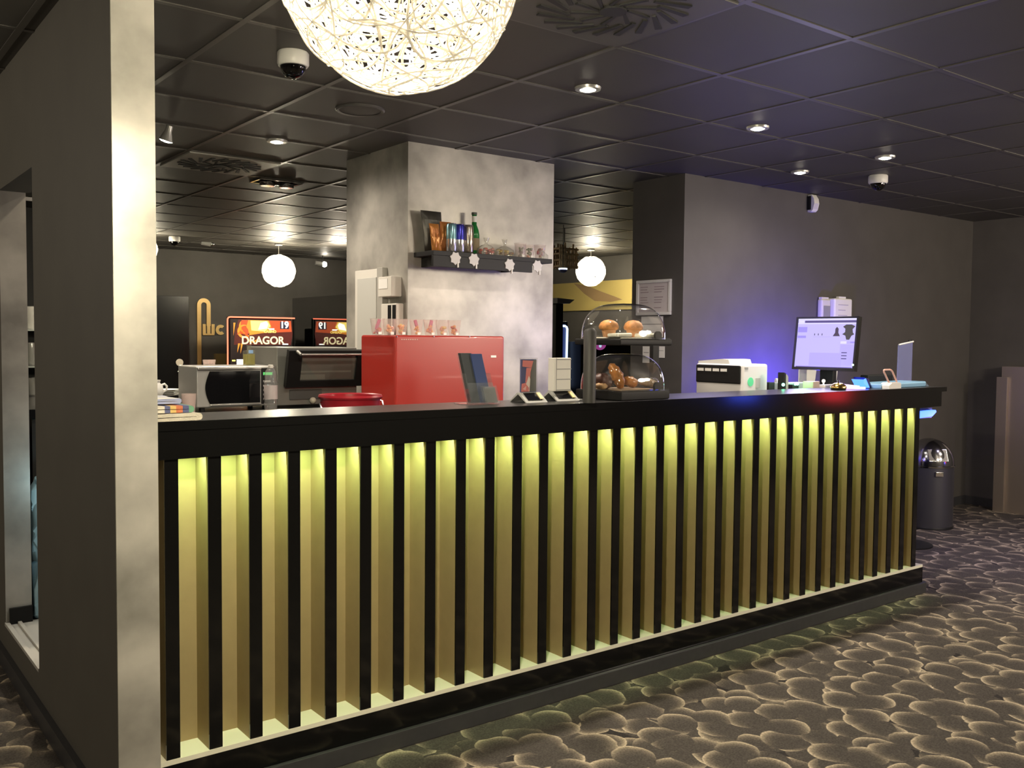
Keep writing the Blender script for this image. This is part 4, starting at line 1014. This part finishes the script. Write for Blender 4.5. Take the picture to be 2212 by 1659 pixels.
# ------------------------------------------------------------------ pastry display case
CY = .13; CX0, CX1 = at(1243, 855, y=CY+.145).x, at(1447, 855, y=CY-.145).x
cx = (CX0+CX1)/2; hw = (CX1-CX0)/2; hd = .145
t = thing('pastry_case', 'two tier pastry display case with clear domes and black trays on the bar', 'display case', (cx, CY, WT))
zu = at(1345, 746, y=CY-hd).z; zut = at(1345, 732, y=CY-hd).z
part('lower_tray', MB().box(cx-hw, cx+hw, CY-hd, CY+hd, WT+.001, WT+.040, bev=.006), BLACKPL, t, 40)
part('upper_tray', MB().box(cx-hw-.01, cx+hw+.01, CY-hd, CY+hd, zu, zut, bev=.006), BLACKPL, t, 40)
xp = [at(1273, 790, y=CY-hd-.01).x, at(1413, 790, y=CY+hd).x]
part('post', MB().tube([(xp[0], CY-hd-.012, WT+.001), (xp[0], CY-hd-.012, at(1273, 716, y=CY-hd-.012).z), (xp[0], CY-hd-.010, at(1273, 711, y=CY-hd).z)], [.026, .026, .018], 18), mat('matte grey black post', (.035, .033, .030), .55), t, 40)
part('post', MB().box(xp[1]-.022, xp[1]+.022, CY+hd-.012, CY+hd+.012, WT+.001, zu, bev=.004), BLACKPL, t, 40)
DOME = clear('dome plastic', (.97, .97, .97), 1.9, .012, (.9, .9, .9), .05)
def dome(z0, H, hw, hd):
    b = MB(); nu, nv = 28, 14
    def s_(v, e): return math.copysign(abs(v)**e, v)
    rings = []
    for i in range(nv+1):
        ph = PI/2*i/nv
        if i == nv: rings.append([b.bm.verts.new(Vector((cx, CY, z0+H)))]); break
        cph = s_(math.cos(ph), .62); sph = s_(math.sin(ph), .85)
        rings.append([b.bm.verts.new(Vector((cx+hw*cph*s_(math.cos(2*PI*k/nu), .36), CY+hd*cph*s_(math.sin(2*PI*k/nu), .36), z0+H*sph))) for k in range(nu)])
    for a_, c_ in zip(rings, rings[1:]):
        for k in range(nu):
            if len(c_) == 1: b.bm.faces.new((a_[k], a_[(k+1) % nu], c_[0]))
            else: b.bm.faces.new((a_[k], a_[(k+1) % nu], c_[(k+1) % nu], c_[k]))
    return b
zdt = at(1345, 656, y=CY).z; zdl = at(1345, 764, y=CY).z
for nm, z0, H in (('dome', zut, zdt-zut), ('dome', WT+.040, zdl-WT-.04)):
    d_ = part(nm, dome(z0, H, hw+.006, hd-.004), DOME, t, 60)
    part('rim', MB().box(cx-hw+.004, cx+hw-.004, CY-hd+.002, CY-hd+.006, z0, z0+.006), ACR, d_, 0)
    part('hinge', MB().disc(Vector((cx+hw-.05, CY-hd+.03, z0+.015)), .02, -.006, .006, 18, rot=Matrix.Rotation(PI/2, 3, 'X')), BLACKPL, d_, 40)
# muffins on a paper plate
PLZ = zut+.001
tag(part('serving_plate', MB().box(cx-hw+.04, cx+hw-.07, CY-.10, CY+.10, PLZ, PLZ+.006, bev=.002), mat('cream paper', (.75, .71, .58), .8), None, 40), 'cream paper liner on the upper tray of the pastry case', 'tray liner')
def muffin(px, lab):
    y = CY-.04; q = at(px, 726, y=y); z = PLZ+.0065
    tk = thing('muffin', lab, 'muffin', (q.x, y, z), 'muffins in the pastry case')
    pr_ = []
    b = MB(); seg = 28; prof = [(0, 0), (.024, 0), (.032, .034)]
    rings = []
    for r, zz_ in prof:
        rings.append([b.bm.verts.new(Vector((q.x+(r*(1+.03*math.cos(14*2*PI*k/seg)) if r else 0)*math.cos(2*PI*k/seg), y+r*math.sin(2*PI*k/seg), z+zz_))) for k in range(seg)] if r else [b.bm.verts.new(Vector((q.x, y, z)))])
    for a_, c_ in zip(rings, rings[1:]):
        for k in range(seg):
            if len(a_) == 1: b.bm.faces.new((a_[0], c_[(k+1) % seg], c_[k]))
            else: b.bm.faces.new((a_[k], a_[(k+1) % seg], c_[(k+1) % seg], c_[k]))
    part('paper_case', b, mat('muffin paper', (.55, .28, .12), .7), tk, 40)
    part('top', MB().lathe([(.030, .030), (.040, .034), (.043, .044), (.036, .060), (.022, .071), (0, .075)], (q.x, y, z), 28).jitter(.003, 40, px), mat('muffin crust', (.46, .20, .055), .6, noise=.35, nscale=45), tk, 60)
muffin(1315, 'left muffin under the upper pastry dome'); muffin(1368, 'right muffin under the upper pastry dome')
def napkin(px0, px1, lab, sd):
    y = CY-.085; a, c = at(px0, 728, y=y).x, at(px1, 728, y=y).x
    b = MB().box(a, c, y-.02, y+.03, PLZ+.0068, PLZ+.024, bev=.006); b.jitter(.003, 25, sd)
    for v in b.bm.verts: v.co.z = max(v.co.z, PLZ+.0065)
    tag(part('napkin', b, mat('soft cream napkin', (.82, .80, .66), .9), None, 60), lab, 'napkin', 'folded napkins in the pastry case')
napkin(1322, 1360, 'left folded cream napkin in front of the muffins', 3); napkin(1379, 1417, 'right folded cream napkin in the upper tray', 7)
# lower tier pastries
LZ = WT+.041
tag(part('tray_paper', MB().box(cx-hw+.04, cx+.12, CY-.10, CY+.10, LZ, LZ+.003).jitter(.002, 20, 3), mat('tan paper', (.40, .28, .17), .8), None, 0), 'crinkled tan paper lining the lower pastry tray', 'tray liner')
def pastry(px, py, L, R, ang, mt, lab, sd, wrapped=False, h=None):
    y = CY-.05+.03*(sd % 3); q = at(px, py, y=y)
    b = MB(); n = 12
    pts = []; rs = []
    for i in range(n+1):
        u = i/n*2-1; pts.append(Vector((u*L/2, .012*u*u, 0))); rs.append(max(.003, R*(1-abs(u)**2.2)**.5*(1+.12*math.sin(i*2.4))))
    b.tube(pts, rs, 14); b.jitter(.004, 30, sd)
    b.xf(Matrix.Translation((q.x, y, q.z)) @ Matrix.Rotation(ang, 4, 'Y'))
    mn = min(v.co.z for v in b.bm.verts)
    if mn < LZ+.004:
        bmesh.ops.translate(b.bm, vec=(0, 0, LZ+.004-mn), verts=b.bm.verts)
    tk = thing('pastry', lab, 'pastry', (q.x, y, LZ+.003), 'pastries in the lower tray')
    part('crust', b, mt, tk, 60)
    if wrapped:
        c = MB(); c.tube([p*1.12 for p in pts], [r_*1.12+.003 for r_ in rs], 14); c.jitter(.006, 26, sd+1); c.xf(Matrix.Translation((q.x, y, q.z)) @ Matrix.Rotation(ang, 4, 'Y'))
        dz = max(0, LZ+.002-min(v.co.z for v in c.bm.verts)); bmesh.ops.translate(c.bm, vec=(0, 0, dz), verts=c.bm.verts)
        part('wrapper', c, TRAYC, tk, 60)
PB = mat('baked brown', (.42, .17, .04), .3, noise=.35, nscale=50); PD = mat('dark chocolate crust', (.07, .03, .02), .5, noise=.3, nscale=50); PT = mat('tan crust', (.36, .22, .10), .6, noise=.3, nscale=50)
pastry(1302, 832, .10, .034, .2, PD, 'dark chocolate pastry behind the grey post of the case', 1)
pastry(1333, 815, .125, .027, 1.0, PB, 'glossy brown pastry leaning steeply in the middle of the lower dome', 0)
pastry(1362, 836, .10, .022, .25, PB, 'brown pastry lying right of the leaning one', 2)
pastry(1404, 839, .11, .018, .08, PT, 'flat tan pastry at the right of the lower tray', 4, True)
pastry(1300, 842, .07, .014, .1, PT, 'small tan pastry at the front left of the lower tray', 3)
# ------------------------------------------------------------------ right end of the bar: printer
SC = .90
pe = at(1604, 842, y=.46)        # near right vertical edge of the dark face
x0, x1, y0, y1 = pe.x, pe.x+.22, .46, .80
ztp = at(1604, 788, x=x0).z if False else at(1604, 787, y=.46).z
y1 = at(1503, 800, x=x0).y
t = thing('printer', 'white printer with black front and green dot sticker behind the bar', 'printer', (x0+.1, (y0+y1)/2, SC))
part('body', MB().box(x0, x1, y0, y1, SC, ztp, bev=.014, seg=3), mat('printer white', (.70, .69, .68), .45), t, 40)
part('lid', MB().prism([(x0+.01, y0+.10, ztp-.001), (x0+.01, y1-.01, ztp-.001), (x0+.01, y1-.01, ztp+.012), (x0+.01, y0+.16, ztp+.026), (x0+.01, y0+.11, ztp+.024)], (.19, 0, 0)), WHITE, t, 30)
fz0 = at(1604, 830, y=.46).z
fp = part('front_panel', MB().box(x0-.012, x0+.002, y0+.012, y1-.01, fz0, ztp-.008, bev=.010, seg=3), BLACKPL, t, 40)
b = MB(); L = y1-y0
zs = at(1560, 800, x=x0).z
for i in range(4): b.box(x0-.0145, x0-.011, y0+L*(.30+.165*i), y0+L*(.43+.165*i), zs-.006, zs+.010)
part('paper_slot', b, WHITE, fp, 0)
q = at(1621, 825, y=y0)
part('sticker', MB().disc(Vector((q.x, y0-.001, q.z)), .026, -.0008, .0008, 28, sx_ := 0) if False else MB().disc(Vector((q.x, y0-.001, q.z)), .025, -.0008, .0008, 28, rot=Matrix.Rotation(PI/2, 3, 'X')), mat('mint green sticker', (.10, .72, .33), .5), t, 40)
q = at(1637, 827, y=y0); part('paper_note', MB().box(q.x-.02, q.x+.02, y0-.002, y0, q.z-.028, q.z+.026), mat('grey note', (.42, .41, .39), .7), t, 0)
q = at(1610, 796, y=y0); part('badge', MB().box(q.x-.005, q.x+.022, y0-.002, y0, q.z-.006, q.z+.006), GREY, t, 0)

# monitor
D = 5.5
mc = CAM+ray(1782, 741)*D
MA = math.radians(88)      # screen faces almost towards -X
W, H = .385, .29
t = thing('monitor', 'black computer monitor showing a pale lilac web page, right end of the bar', 'monitor', (mc.x, mc.y, SC))
nrm = Vector((-math.sin(MA), -math.cos(MA), 0)); rgt = Vector((math.cos(MA), -math.sin(MA), 0))
tilt = math.radians(7)
upv = (Vector((0, 0, 1))*math.cos(tilt) - nrm*math.sin(tilt)).normalized(); nv = rgt.cross(upv)
def mon(u, v, d=0): return mc + rgt*(u*W/2) + upv*(v*H/2) + nv*d
def mslab(mb, u0, u1, v0, v1, d0, d1, mi=0):
    mb.prism([mon(u0, v0, d0), mon(u1, v0, d0), mon(u1, v1, d0), mon(u0, v1, d0)], nv*(d1-d0), mi); return mb
b = mslab(MB(), -1.06, 1.06, -1.10, 1.07, -.03, -.002); mslab(b, -1.06, 1.06, -1.10, -1, -.002, .006); mslab(b, -1.06, 1.06, 1, 1.07, -.002, .006); mslab(b, -1.06, -1, -1, 1, -.002, .006); mslab(b, 1, 1.06, -1, 1, -.002, .006)
part('bezel', b, mat('gloss black bezel', (.012, .012, .012), .2), t, 0)
SL = [emi('lilac', (.52, .46, 1.0), 1.0), emi('lilac mid', (.36, .29, .92), .9), emi('violet bar', (.10, .07, .30), .7), emi('near white', (.72, .68, 1.0), 1.0), emi('figure grey', (.05, .045, .06), .6), emi('figure purple', (.06, .03, .10), .6), emi('lilac pale', (.47, .40, .98), .95)]
b = MB()
def ms(pts, mi, lift): b.quad([mon(u, v, -.0015+.0005*lift) for u, v in pts], mi)
def mr(u0, v0, u1, v1, mi, lift=2): ms([(u0, v0), (u1, v0), (u1, v1), (u0, v1)], mi, lift)
mr(-1, -1, 1, 1, 0, 1)
mr(-1, .93, 1, 1, 3); mr(-.76, .83, 1, .92, 2); mr(-.98, .83, -.78, .92, 3); mr(-1, .78, 1, .82, 3)
mr(-.98, .44, -.66, .66, 1); mr(-.98, .20, -.68, .30, 1)
for i in range(3): mr(-.40+.13*i, .31, -.375+.13*i, .39, 4)
mr(-.44, .24, .18, .26, 6); mr(-.5, -.92, .60, -.40, 6); mr(-.95, -1, .97, -.97, 2); mr(-.95, -.97, .97, -.95, 1)
ms([(.24, .28), (.48, .28), (.42, .42), (.42, .58), (.36, .66), (.31, .58), (.31, .42)], 5, 3)                     # small dark piece figure
ms([(.56, .66), (.66, .75), (.84, .75), (.96, .68), (.88, .56), (.90, .42), (.95, .36), (.86, .30), (.80, .14), (.70, .14), (.66, .30), (.55, .36), (.64, .44), (.64, .58)], 4, 3)
mr(.52, -.02, .72, .08, 3); mr(.72, -.02, .84, .08, 6); mr(.84, 0, .98, .07, 1)
for i in range(3): mr(.58, -.40-.12*i, .76, -.36-.12*i, 2)
mr(.52, -.90, .98, -.05, 6, 1)
part('screen', b, SL, t, 0, recalc=False)
part('neck', MB().box(mc.x+.02, mc.x+.06, mc.y-.045, mc.y+.045, SC+.01, mc.z-.05, bev=.006), BLACKPL, t, 40)
part('foot', MB().box(mc.x-.01, mc.x+.16, mc.y-.10, mc.y+.14, SC, SC+.014, bev=.005), BLACKPL, t, 40)
part('power_light', MB().ball(mon(1.02, -.86, .008), .006, 10), glow('pale green led', (.6, 1, .7), 3), t, 60)
# stuff on the service counter near the monitor: boxes raising small items to the height seen
def rbox(px0, px1, pyt, y, dy, mt, name, lab, cat, zb=SC, bev=.003, group=None):
    a, c = at(px0, pyt, y=y), at(px1, pyt, y=y)
    return tag(part(name, MB().box(a.x, c.x, y, y+dy, zb+.0005, (a.z+c.z)/2, bev=bev), mt, None, 30), lab, cat, group)
rbox(1700, 1756, 827, .42, .10, mat('pale green grey box', (.33, .40, .34), .5), 'cash_box', 'pale green grey box behind the bar between the printer and the monitor', 'box')
rbox(1757, 1771, 824, .30, .07, mat('wood box', (.42, .33, .24), .6), 'wooden_box', 'small tan box beside the monitor foot', 'box')
rbox(1783, 1812, 831, .29, .05, OFFWHITE, 'note_block', 'off white note block under the gold bell', 'box')
rbox(1661, 1674, 826, .46, .06, BLACKPL, 'phone_cradle', 'small black device right beside the printer', 'device')
q = at(1680, 830, y=.56); tag(part('tape_roll', MB().disc(Vector((q.x, .56, q.z)), .035, -.012, .012, 26, rot=Matrix.Rotation(PI/2, 3, 'X') @ Matrix.Rotation(.9, 3, 'Y')).box(q.x-.012, q.x+.012, .55, .57, SC, q.z-.03), OFFWHITE, None, 40), 'off white paper roll on edge between printer and card reader', 'paper roll')
q = at(1690, 812, y=.36); zt_ = at(1690, 806, y=.36).z
t = thing('card_reader', 'dark handset with green light standing right of the printer', 'card reader', (q.x, .36, SC))
part('body', MB().prism([(q.x-.02, .34, SC), (q.x+.012, .34, SC), (q.x+.004, .34, zt_), (q.x-.012, .34, zt_+.004)], (0, .04, 0)), BLACKPL, t, 0)
part('grip', MB().prism([(q.x+.012, .335, SC), (q.x+.026, .335, SC), (q.x+.020, .335, zt_-.02), (q.x+.006, .335, zt_-.006)], (0, .03, 0)), mat('pale grip', (.45, .46, .42), .5), t, 0)
GL = glow('green led', (.15, 1, .45), 9)
q = at(1692, 831, y=.325); part('status_light', MB().ball(q, .009, 12), GL, t, 60)
q = at(1714, 829, y=.40)
t = thing('modem', 'small dark device with green light on the box left of the monitor', 'device', (q.x, .40, SC))
part('body', MB().box(q.x-.03, q.x+.03, .385, .415, SC, q.z-.004, bev=.003), BLACKPL, t, 30)
part('status_light', MB().ball(q+Vector((.008, -.02, 0)), .009, 12).ball(q+Vector((-.012, -.02, -.003)), .006, 10), GL, t, 60)
point(q+Vector((0, -.06, .03)), .35, (.2, 1, .5), .01)
for px, pw, lab in ((1754, 11, 'left white speaker under the monitor'), (1802, 9, 'right white speaker under the monitor')):
    y = .62; a = at(px-pw, 790, y=y); c = at(px+pw, 790, y=y); zb = at(px, 826, y=y).z
    t = thing('desk_speaker', lab, 'speaker', ((a.x+c.x)/2, y, SC), 'white speakers by the monitor')
    part('body', MB().prism([(a.x, y, zb), (c.x-.02, y, zb-.005), (c.x, y, a.z), (a.x, y, a.z+.005)], (0, .06, 0)), WHITE, t, 0)
    part('stand', MB().box(a.x+.012, c.x-.02, y+.01, y+.05, SC, zb), OFFWHITE, t, 0)
q = at(1779, 823, y=.37); tag(part('desk_lamp_bulb', MB().ball(q, .010, 14).tube([(q.x, q.y, SC), q], .004), glow('small warm lamp', (1, .85, .65), 5), None, 60), 'tiny warm glowing light on a thin stem at the foot of the monitor', 'light')
# gold bell
BY = .08
q = at(1811, 838, z=WT)
q = at(1811, 836, y=BY)
t = thing('service_bell', 'gold domed service bell on the bar in front of the monitor', 'bell', (q.x, BY, WT))
part('base', MB().disc((q.x, BY, 0), .040, WT+.0005, WT+.008, 28, bev=.003), BLACKPL, t, 40)
part('dome', MB().lathe([(.043, .010), (.044, .014), (.036, .028), (.020, .037), (0, .040)], (q.x, BY, WT), 30), mat('polished gold', (.75, .50, .16), .2, 1.0), t, 60)
part('button', MB().disc((q.x, BY, 0), .006, WT+.040, WT+.052, 14), CHROME, t, 40)
# glowing pen tray, blue lit device
a, c = at(1828, 826, y=.10), at(1842, 838, y=.10)
tag(part('light_stick', MB().tube([Vector((a.x, .14, WT+.022)), Vector((c.x, .06, WT+.012))], .008, 10).tube([Vector((a.x+.005, .10, WT+.008)), Vector((c.x+.01, .03, WT+.008))], .0065, 10), glow('pink white glow', (.9, .5, 1), 2.2), None, 40), 'small pink white glowing sticks on the bar right of the bell', 'light')
q = at(1858, 822, y=.14)
t = thing('blue_scanner', 'blue glowing scanner head on the bar right of the bell', 'scanner', (q.x, .14, WT))
part('shell', MB().prism([(q.x+.012, .10, WT+.001), (q.x+.055, .10, WT+.001), (q.x+.02, .10, WT+.055), (q.x-.02, .10, WT+.062)], (0, .07, 0)), mat('dark blue shell', (.01, .01, .12), .3), t, 0)
part('window', MB().prism([(q.x+.010, .099, WT+.004), (q.x+.026, .099, WT+.004), (q.x-.014, .099, WT+.056), (q.x-.034, .099, WT+.050), (q.x-.030, .099, WT+.028)], (0, -.003, 0)).prism([(q.x-.034, .10, WT+.050), (q.x+.010, .10, WT+.004), (q.x+.006, .17, WT+.004), (q.x-.036, .17, WT+.05)], (-.002, 0, -.001)), glow('strong blue', (.05, .16, 1), 3.5), t, 0)
# clear dish with plastic sheets
a, c = at(1868, 832, y=.14), at(1986, 836, y=.10)
t = thing('plastic_pouch', 'flat blue lit clear plastic pouch lying on the bar', 'plastic pouch', ((a.x+c.x)/2, .12, WT))
BLUEP = mat('ice blue plastic', (.22, .42, .62), .25)
b = MB().box(a.x, c.x-.03, .04, .21, WT+.0006, WT+.030, bev=.008); b.jitter(.006, 18, 3)
for v in b.bm.verts: v.co.z = max(v.co.z, WT+.0005)
part('pouch', b, BLUEP, t, 50)
part('flap', MB().prism([(c.x-.06, .05, WT+.028), (c.x-.03, .05, WT+.028), (c.x+.02, .05, WT+.002), (c.x-.01, .05, WT+.001)], (0, .12, 0)), clear('ice film', (.75, .85, .95), 1.6, .2, (.5, .65, .8)), t, 0)
q0, q1 = at(1872, 812, y=.232), at(1930, 806, y=.232)
tag(part('black_case', MB().box(q0.x, q1.x-.02, .222, .275, WT+.0006, q1.z-.006, bev=.008), BLACKPL, None, 30), 'small soft black case behind the blue plastic pouch', 'case')
# small white card stand with rose ring
q = at(1925, 832, y=.02)
t = thing('ring_stand', 'white block with a rose pink square ring holder at the right end of the bar', 'phone stand', (q.x, .02, WT))
part('block', MB().prism([(q.x-.062, -.005, WT+.0006), (q.x+.060, -.005, WT+.0006), (q.x+.060, -.005, WT+.026), (q.x+.05, -.005, WT+.034), (q.x-.030, -.005, WT+.034), (q.x-.062, -.005, WT+.018)], (0, .06, 0)), WHITE, t, 0)
zr0, zr1 = WT+.030, at(1915, 799, y=.02).z
rr = [(-.012, zr0), (.072, zr0), (.020, zr1), (-.066, zr1)]
pts = []
for i in range(4):
    p0, p1, p2 = [Vector((rr[j % 4][0]+q.x, .025+(rr[j % 4][1]-zr0)*.1, rr[j % 4][1])) for j in (i-1, i, i+1)]
    d1 = (p0-p1).normalized()*.014; d2 = (p2-p1).normalized()*.014
    pts += [p1+d1, p1+d1*.35+d2*.35, p1+d2]
part('ring', MB().tube(pts, .005, 8, closed=True), mat('rose pink plastic', (.62, .36, .30), .45), t, 50)
# tall acrylic sheet with ball clip
a, c = at(1941, 745, y=.25), at(1971, 740, y=.25)
t = thing('acrylic_sign', 'tall clear acrylic sign, coloured as if lit lavender, at the right end of the bar', 'sign holder', ((a.x+c.x)/2, .25, WT))
part('sheet', MB().prism([(a.x-.006, .248, WT+.001), (c.x-.002, .248, WT+.001), (c.x, .248, c.z), (a.x, .248, a.z)], (0, .006, 0)), clear('lavender lit acrylic', (.72, .76, .92), 1.6, .35, (.45, .48, .85)), t, 0)  # lavender light on the clear sheet is put into its tint and haze
part('foot', MB().box(a.x-.02, c.x+.01, .225, .28, WT+.0006, WT+.005), ACR, t, 0)
part('clip', MB().tube([(a.x, .248, a.z), (a.x+.03, .24, a.z+.006), (c.x, .245, c.z+.006)], .005, 8), WHITE, t, 40)
part('knob', MB().ball(Vector((c.x+.005, .265, c.z+.008)), .016, 16, sz=.7), BLACKPL, t, 60)
# boxes on the wall behind the monitor
def wall_box(px0, px1, pyt, pyb, dy, mt, lab, nm, line=False):
    y = YP-dy; a, c = at(px0, pyt, y=YP), at(px1, pyt, y=y); zb = at((px0+px1)/2, pyb, y=y).z
    t = thing(nm, lab, 'dispenser', ((a.x+c.x)/2, YP, zb), 'white boxes on the wall behind the monitor')
    part('body', MB().box(a.x, c.x, y, YP-.0005, zb, (a.z+c.z)/2, bev=.014, seg=3), mt, t, 40)
    b = MB()
    if line:
        for i in range(4): b.box(a.x+(c.x-a.x)*.2, a.x+(c.x-a.x)*(.2+(.55, .4, .5, .3)[i]), y-.0015, y+.001, a.z-.05-.04*i, a.z-.044-.04*i, 0)
        b.lathe([(.006, 0), (.017, 0), (.017, .002), (.006, .002)], Vector((c.x-.05, y, zb+.085)), 18, 1, sx=.7, rot=Matrix.Rotation(PI/2, 3, 'X'))
        part('print', b, [mat('pale violet print', (.42, .4, .5), .6), mat('brown mark', (.32, .16, .1), .6)], t, 0)
    else:
        part('recess', MB().box(a.x+.02, c.x-.008, y-.002, y+.001, zb+.01, a.z-.05), GREY, t, 0)
    part('hinge', MB().box((a.x+c.x)/2-.05, (a.x+c.x)/2+.04, y+.008, y+.036, (a.z+c.z)/2-.002, (a.z+c.z)/2+.014, bev=.003), mt, t, 30)
wall_box(1765, 1795, 646, 715, .045, OFFWHITE, 'left narrower box with grey recess on the wall behind the monitor', 'wall_dispenser')
wall_box(1785, 1842, 645, 715, .075, WHITE, 'right white box with faint print on the wall behind the monitor', 'wall_dispenser', True)
# blue light bar under the right overhang
q = at(2006, 895, y=.36)
t = thing('blue_light_bar', 'glowing blue light bar under the right end of the bar', 'light', (q.x, .36, 1.0))
a, c = at(1984, 893, y=.36), at(2023, 890, y=.36); z1 = at(2006, 888, y=.36).z; z0 = at(2006, 902, y=.36).z
part('tube', MB().prism([(a.x, .36, z0), (c.x-.05, .36, z0+.006), (c.x, .36, (z0+z1)/2+.012), (c.x-.01, .36, z1+.004), (a.x, .36, z1)], (0, .03, 0)), glow('intense blue', (.03, .10, 1), 5), t, 0)
part('housing', MB().box(a.x-.02, c.x+.01, .395, .44, z0-.01, z1+.02, bev=.004), BLACKPL, t, 30)
part('arm', MB().box(a.x-.10, a.x-.02, .40, .43, z1-.01, z1+.012).box(a.x-.12, a.x-.09, .40, .43, ZF, z1+.012), BLACKPL, t, 0)
# bin
bc = Vector((6.24, 1.03, ZF)); r = .185
t = thing('dome_bin', 'dark steel bin with chrome dome lid standing by the right wall', 'bin', bc)
DKS = mat('dark gunmetal', (.10, .10, .11), .38, .75)
part('body', MB().lathe([(0, .012), (r, .012), (r, .485), (r-.004, .485), (0, .485)], bc, 44), DKS, t, 40)
part('base_ring', MB().lathe([(0, 0), (r+.004, 0), (r+.004, .014), (r, .02)], bc, 44), BLACKPL, t, 40)
part('dome_lid', MB().lathe([(r+.004, .486), (r+.004, .496), (r-.001, .50)]+[((r-.002)*math.cos(a), .50+.205*math.sin(a)) for a in [PI/2*i/12 for i in range(13)]], bc, 44), mat('dark chrome', (.42, .42, .44), .12, 1.0), t, 50)
fl = Vector((-.62, -.78, 0))
part('flap', MB().box(-.075, .075, -.012, .004, -.05, .05, bev=.004).xf(Matrix.Translation(bc+fl*(r*.80)+Vector((0, 0, .58))) @ Matrix.Rotation(math.atan2(fl.x, -fl.y)*1.0, 4, 'Z') @ Matrix.Rotation(-.45, 4, 'X')), CHROME, t, 40)
part('latch', MB().box(-.03, .03, -.012, .004, -.018, .018, bev=.004).xf(Matrix.Translation(bc+fl*(r+.002)+Vector((0, 0, .44))) @ Matrix.Rotation(math.atan2(fl.x, -fl.y), 4, 'Z')), CHROME, t, 40)
# barrier post hidden behind the counter end, only its foot peeks out
q = at(1955, 1176, z=ZF)
t = thing('barrier_post', 'black post whose round foot peeks out past the right end of the bar', 'barrier post', (q.x, q.y, ZF))
part('foot', MB().lathe([(0, 0), (.185, 0), (.185, .01), (.12, .022), (.03, .034), (0, .034)], q, 40), BLACKPL, t, 40)
part('post', MB().tube([(q.x, q.y, ZF+.03), (q.x, q.y, .88)], .022, 14), BLACKPL, t, 40)
part('cap', MB().disc((q.x, q.y, 0), .03, .88, .92, 24, bev=.008), BLACKPL, t, 40)
# stepped metal cabinet by the right wall
t = thing('metal_cabinet', 'stepped brushed metal cabinet against the wall at the right edge', 'cabinet', (7.45, .95, ZF))
MET = mat('warm brushed metal', (.42, .36, .30), .34, .8)
part('low_step', MB().box(7.365, 7.40, .965, 1.055, ZF, 1.155, bev=.002), MET, t, 30)
part('tall_block', MB().box(7.40, XR-.018, .70, 1.03, ZF, 1.248, bev=.002), MET, t, 30)

# ------------------------------------------------------------------ light
# led strip under the bar top (the real strip carries the glow, the lamps carry its power)
for i in range(4):
    xa = -.03+i*1.055; xc = xa+.52
    a_ = area((xc, .0265, ZT+.05), (xc, .035, 0), 1.03, .008, 11, (.67, 1.0, .44)); a_.data.spread = 2.0
# added fill points for the unseen hall; area lights stand in for machine screens
for p_, e_ in (((4.8, -3.0, 1.9), 190), ((5.9, -3.6, 2.1), 140), ((-2.8, -1.6, 2.1), 25), ((6.4, -1.2, 2.2), 34), ((-2.8, 2.0, 2.1), 85)): point(p_, e_, (1, .86, .68), .2)
spot((.68, .25, CE-.02), 60, (1, .87, .72))
area((7.45, -2.75, .95), (3.3, 0, 1.1), .25, .2, 1.3, (1, .03, .05))
area((7.45, -3.9, .95), (3.0, 0, 1.0), .28, .35, 3.0, (.05, .10, 1))
area((7.45, -4.6, 1.05), (3.0, 0, 1.0), .3, .2, 1.4, (.05, .10, 1))
spot((4.66, .92, 1.06), 100, (.08, .05, 1), 2.8, (4.66, 1.395, 1.16), 1.0, .06)
ma = area(mon(0, 0, .03), mon(0, 0, 1), .44, .26, 3, (.62, .56, 1)); point((4.5, .9, 1.0), 3, (.1, .08, 1), .05); point((3.3, .8, 1.62), 3.2, (.48, .42, 1), .25)  # last point is added, no lamp there: lavender light for the pillar
point((5.3, .3, .93), 5, (.35, .28, 1), .03)
point((.02, 1.42, .75), 1.3, (.6, .92, 1), .05)  # cool fill added inside the hatch to brighten the bag
spot((6.2, -.7, CE-.03), 100, (.66, .55, 1), 1.5, (6.1, -.5, 0), 1.0, .05)  # violet spot added without a fitting, tints the carpet
spot((.3, 1.45, CE-.03), 14)
spot((.30, 2.75, CE-.03), 130)  # spot added without a fitting to brighten the glass rack
point((4.2, 7.2, 2.35), 20)

w_ = bpy.data.worlds.new('world'); scene.world = w_; w_.use_nodes = True
w_.node_tree.nodes['Background'].inputs[0].default_value = (.01, .01, .01, 1)
scene.view_settings.view_transform = 'Standard'; scene.view_settings.look = 'None'
scene.view_settings.exposure = 0.14; scene.view_settings.gamma = 1.0; scene.view_settings.use_curve_mapping = False
scene.cycles.transparent_max_bounces = 24
scene.cycles.sample_clamp_indirect = 4.0
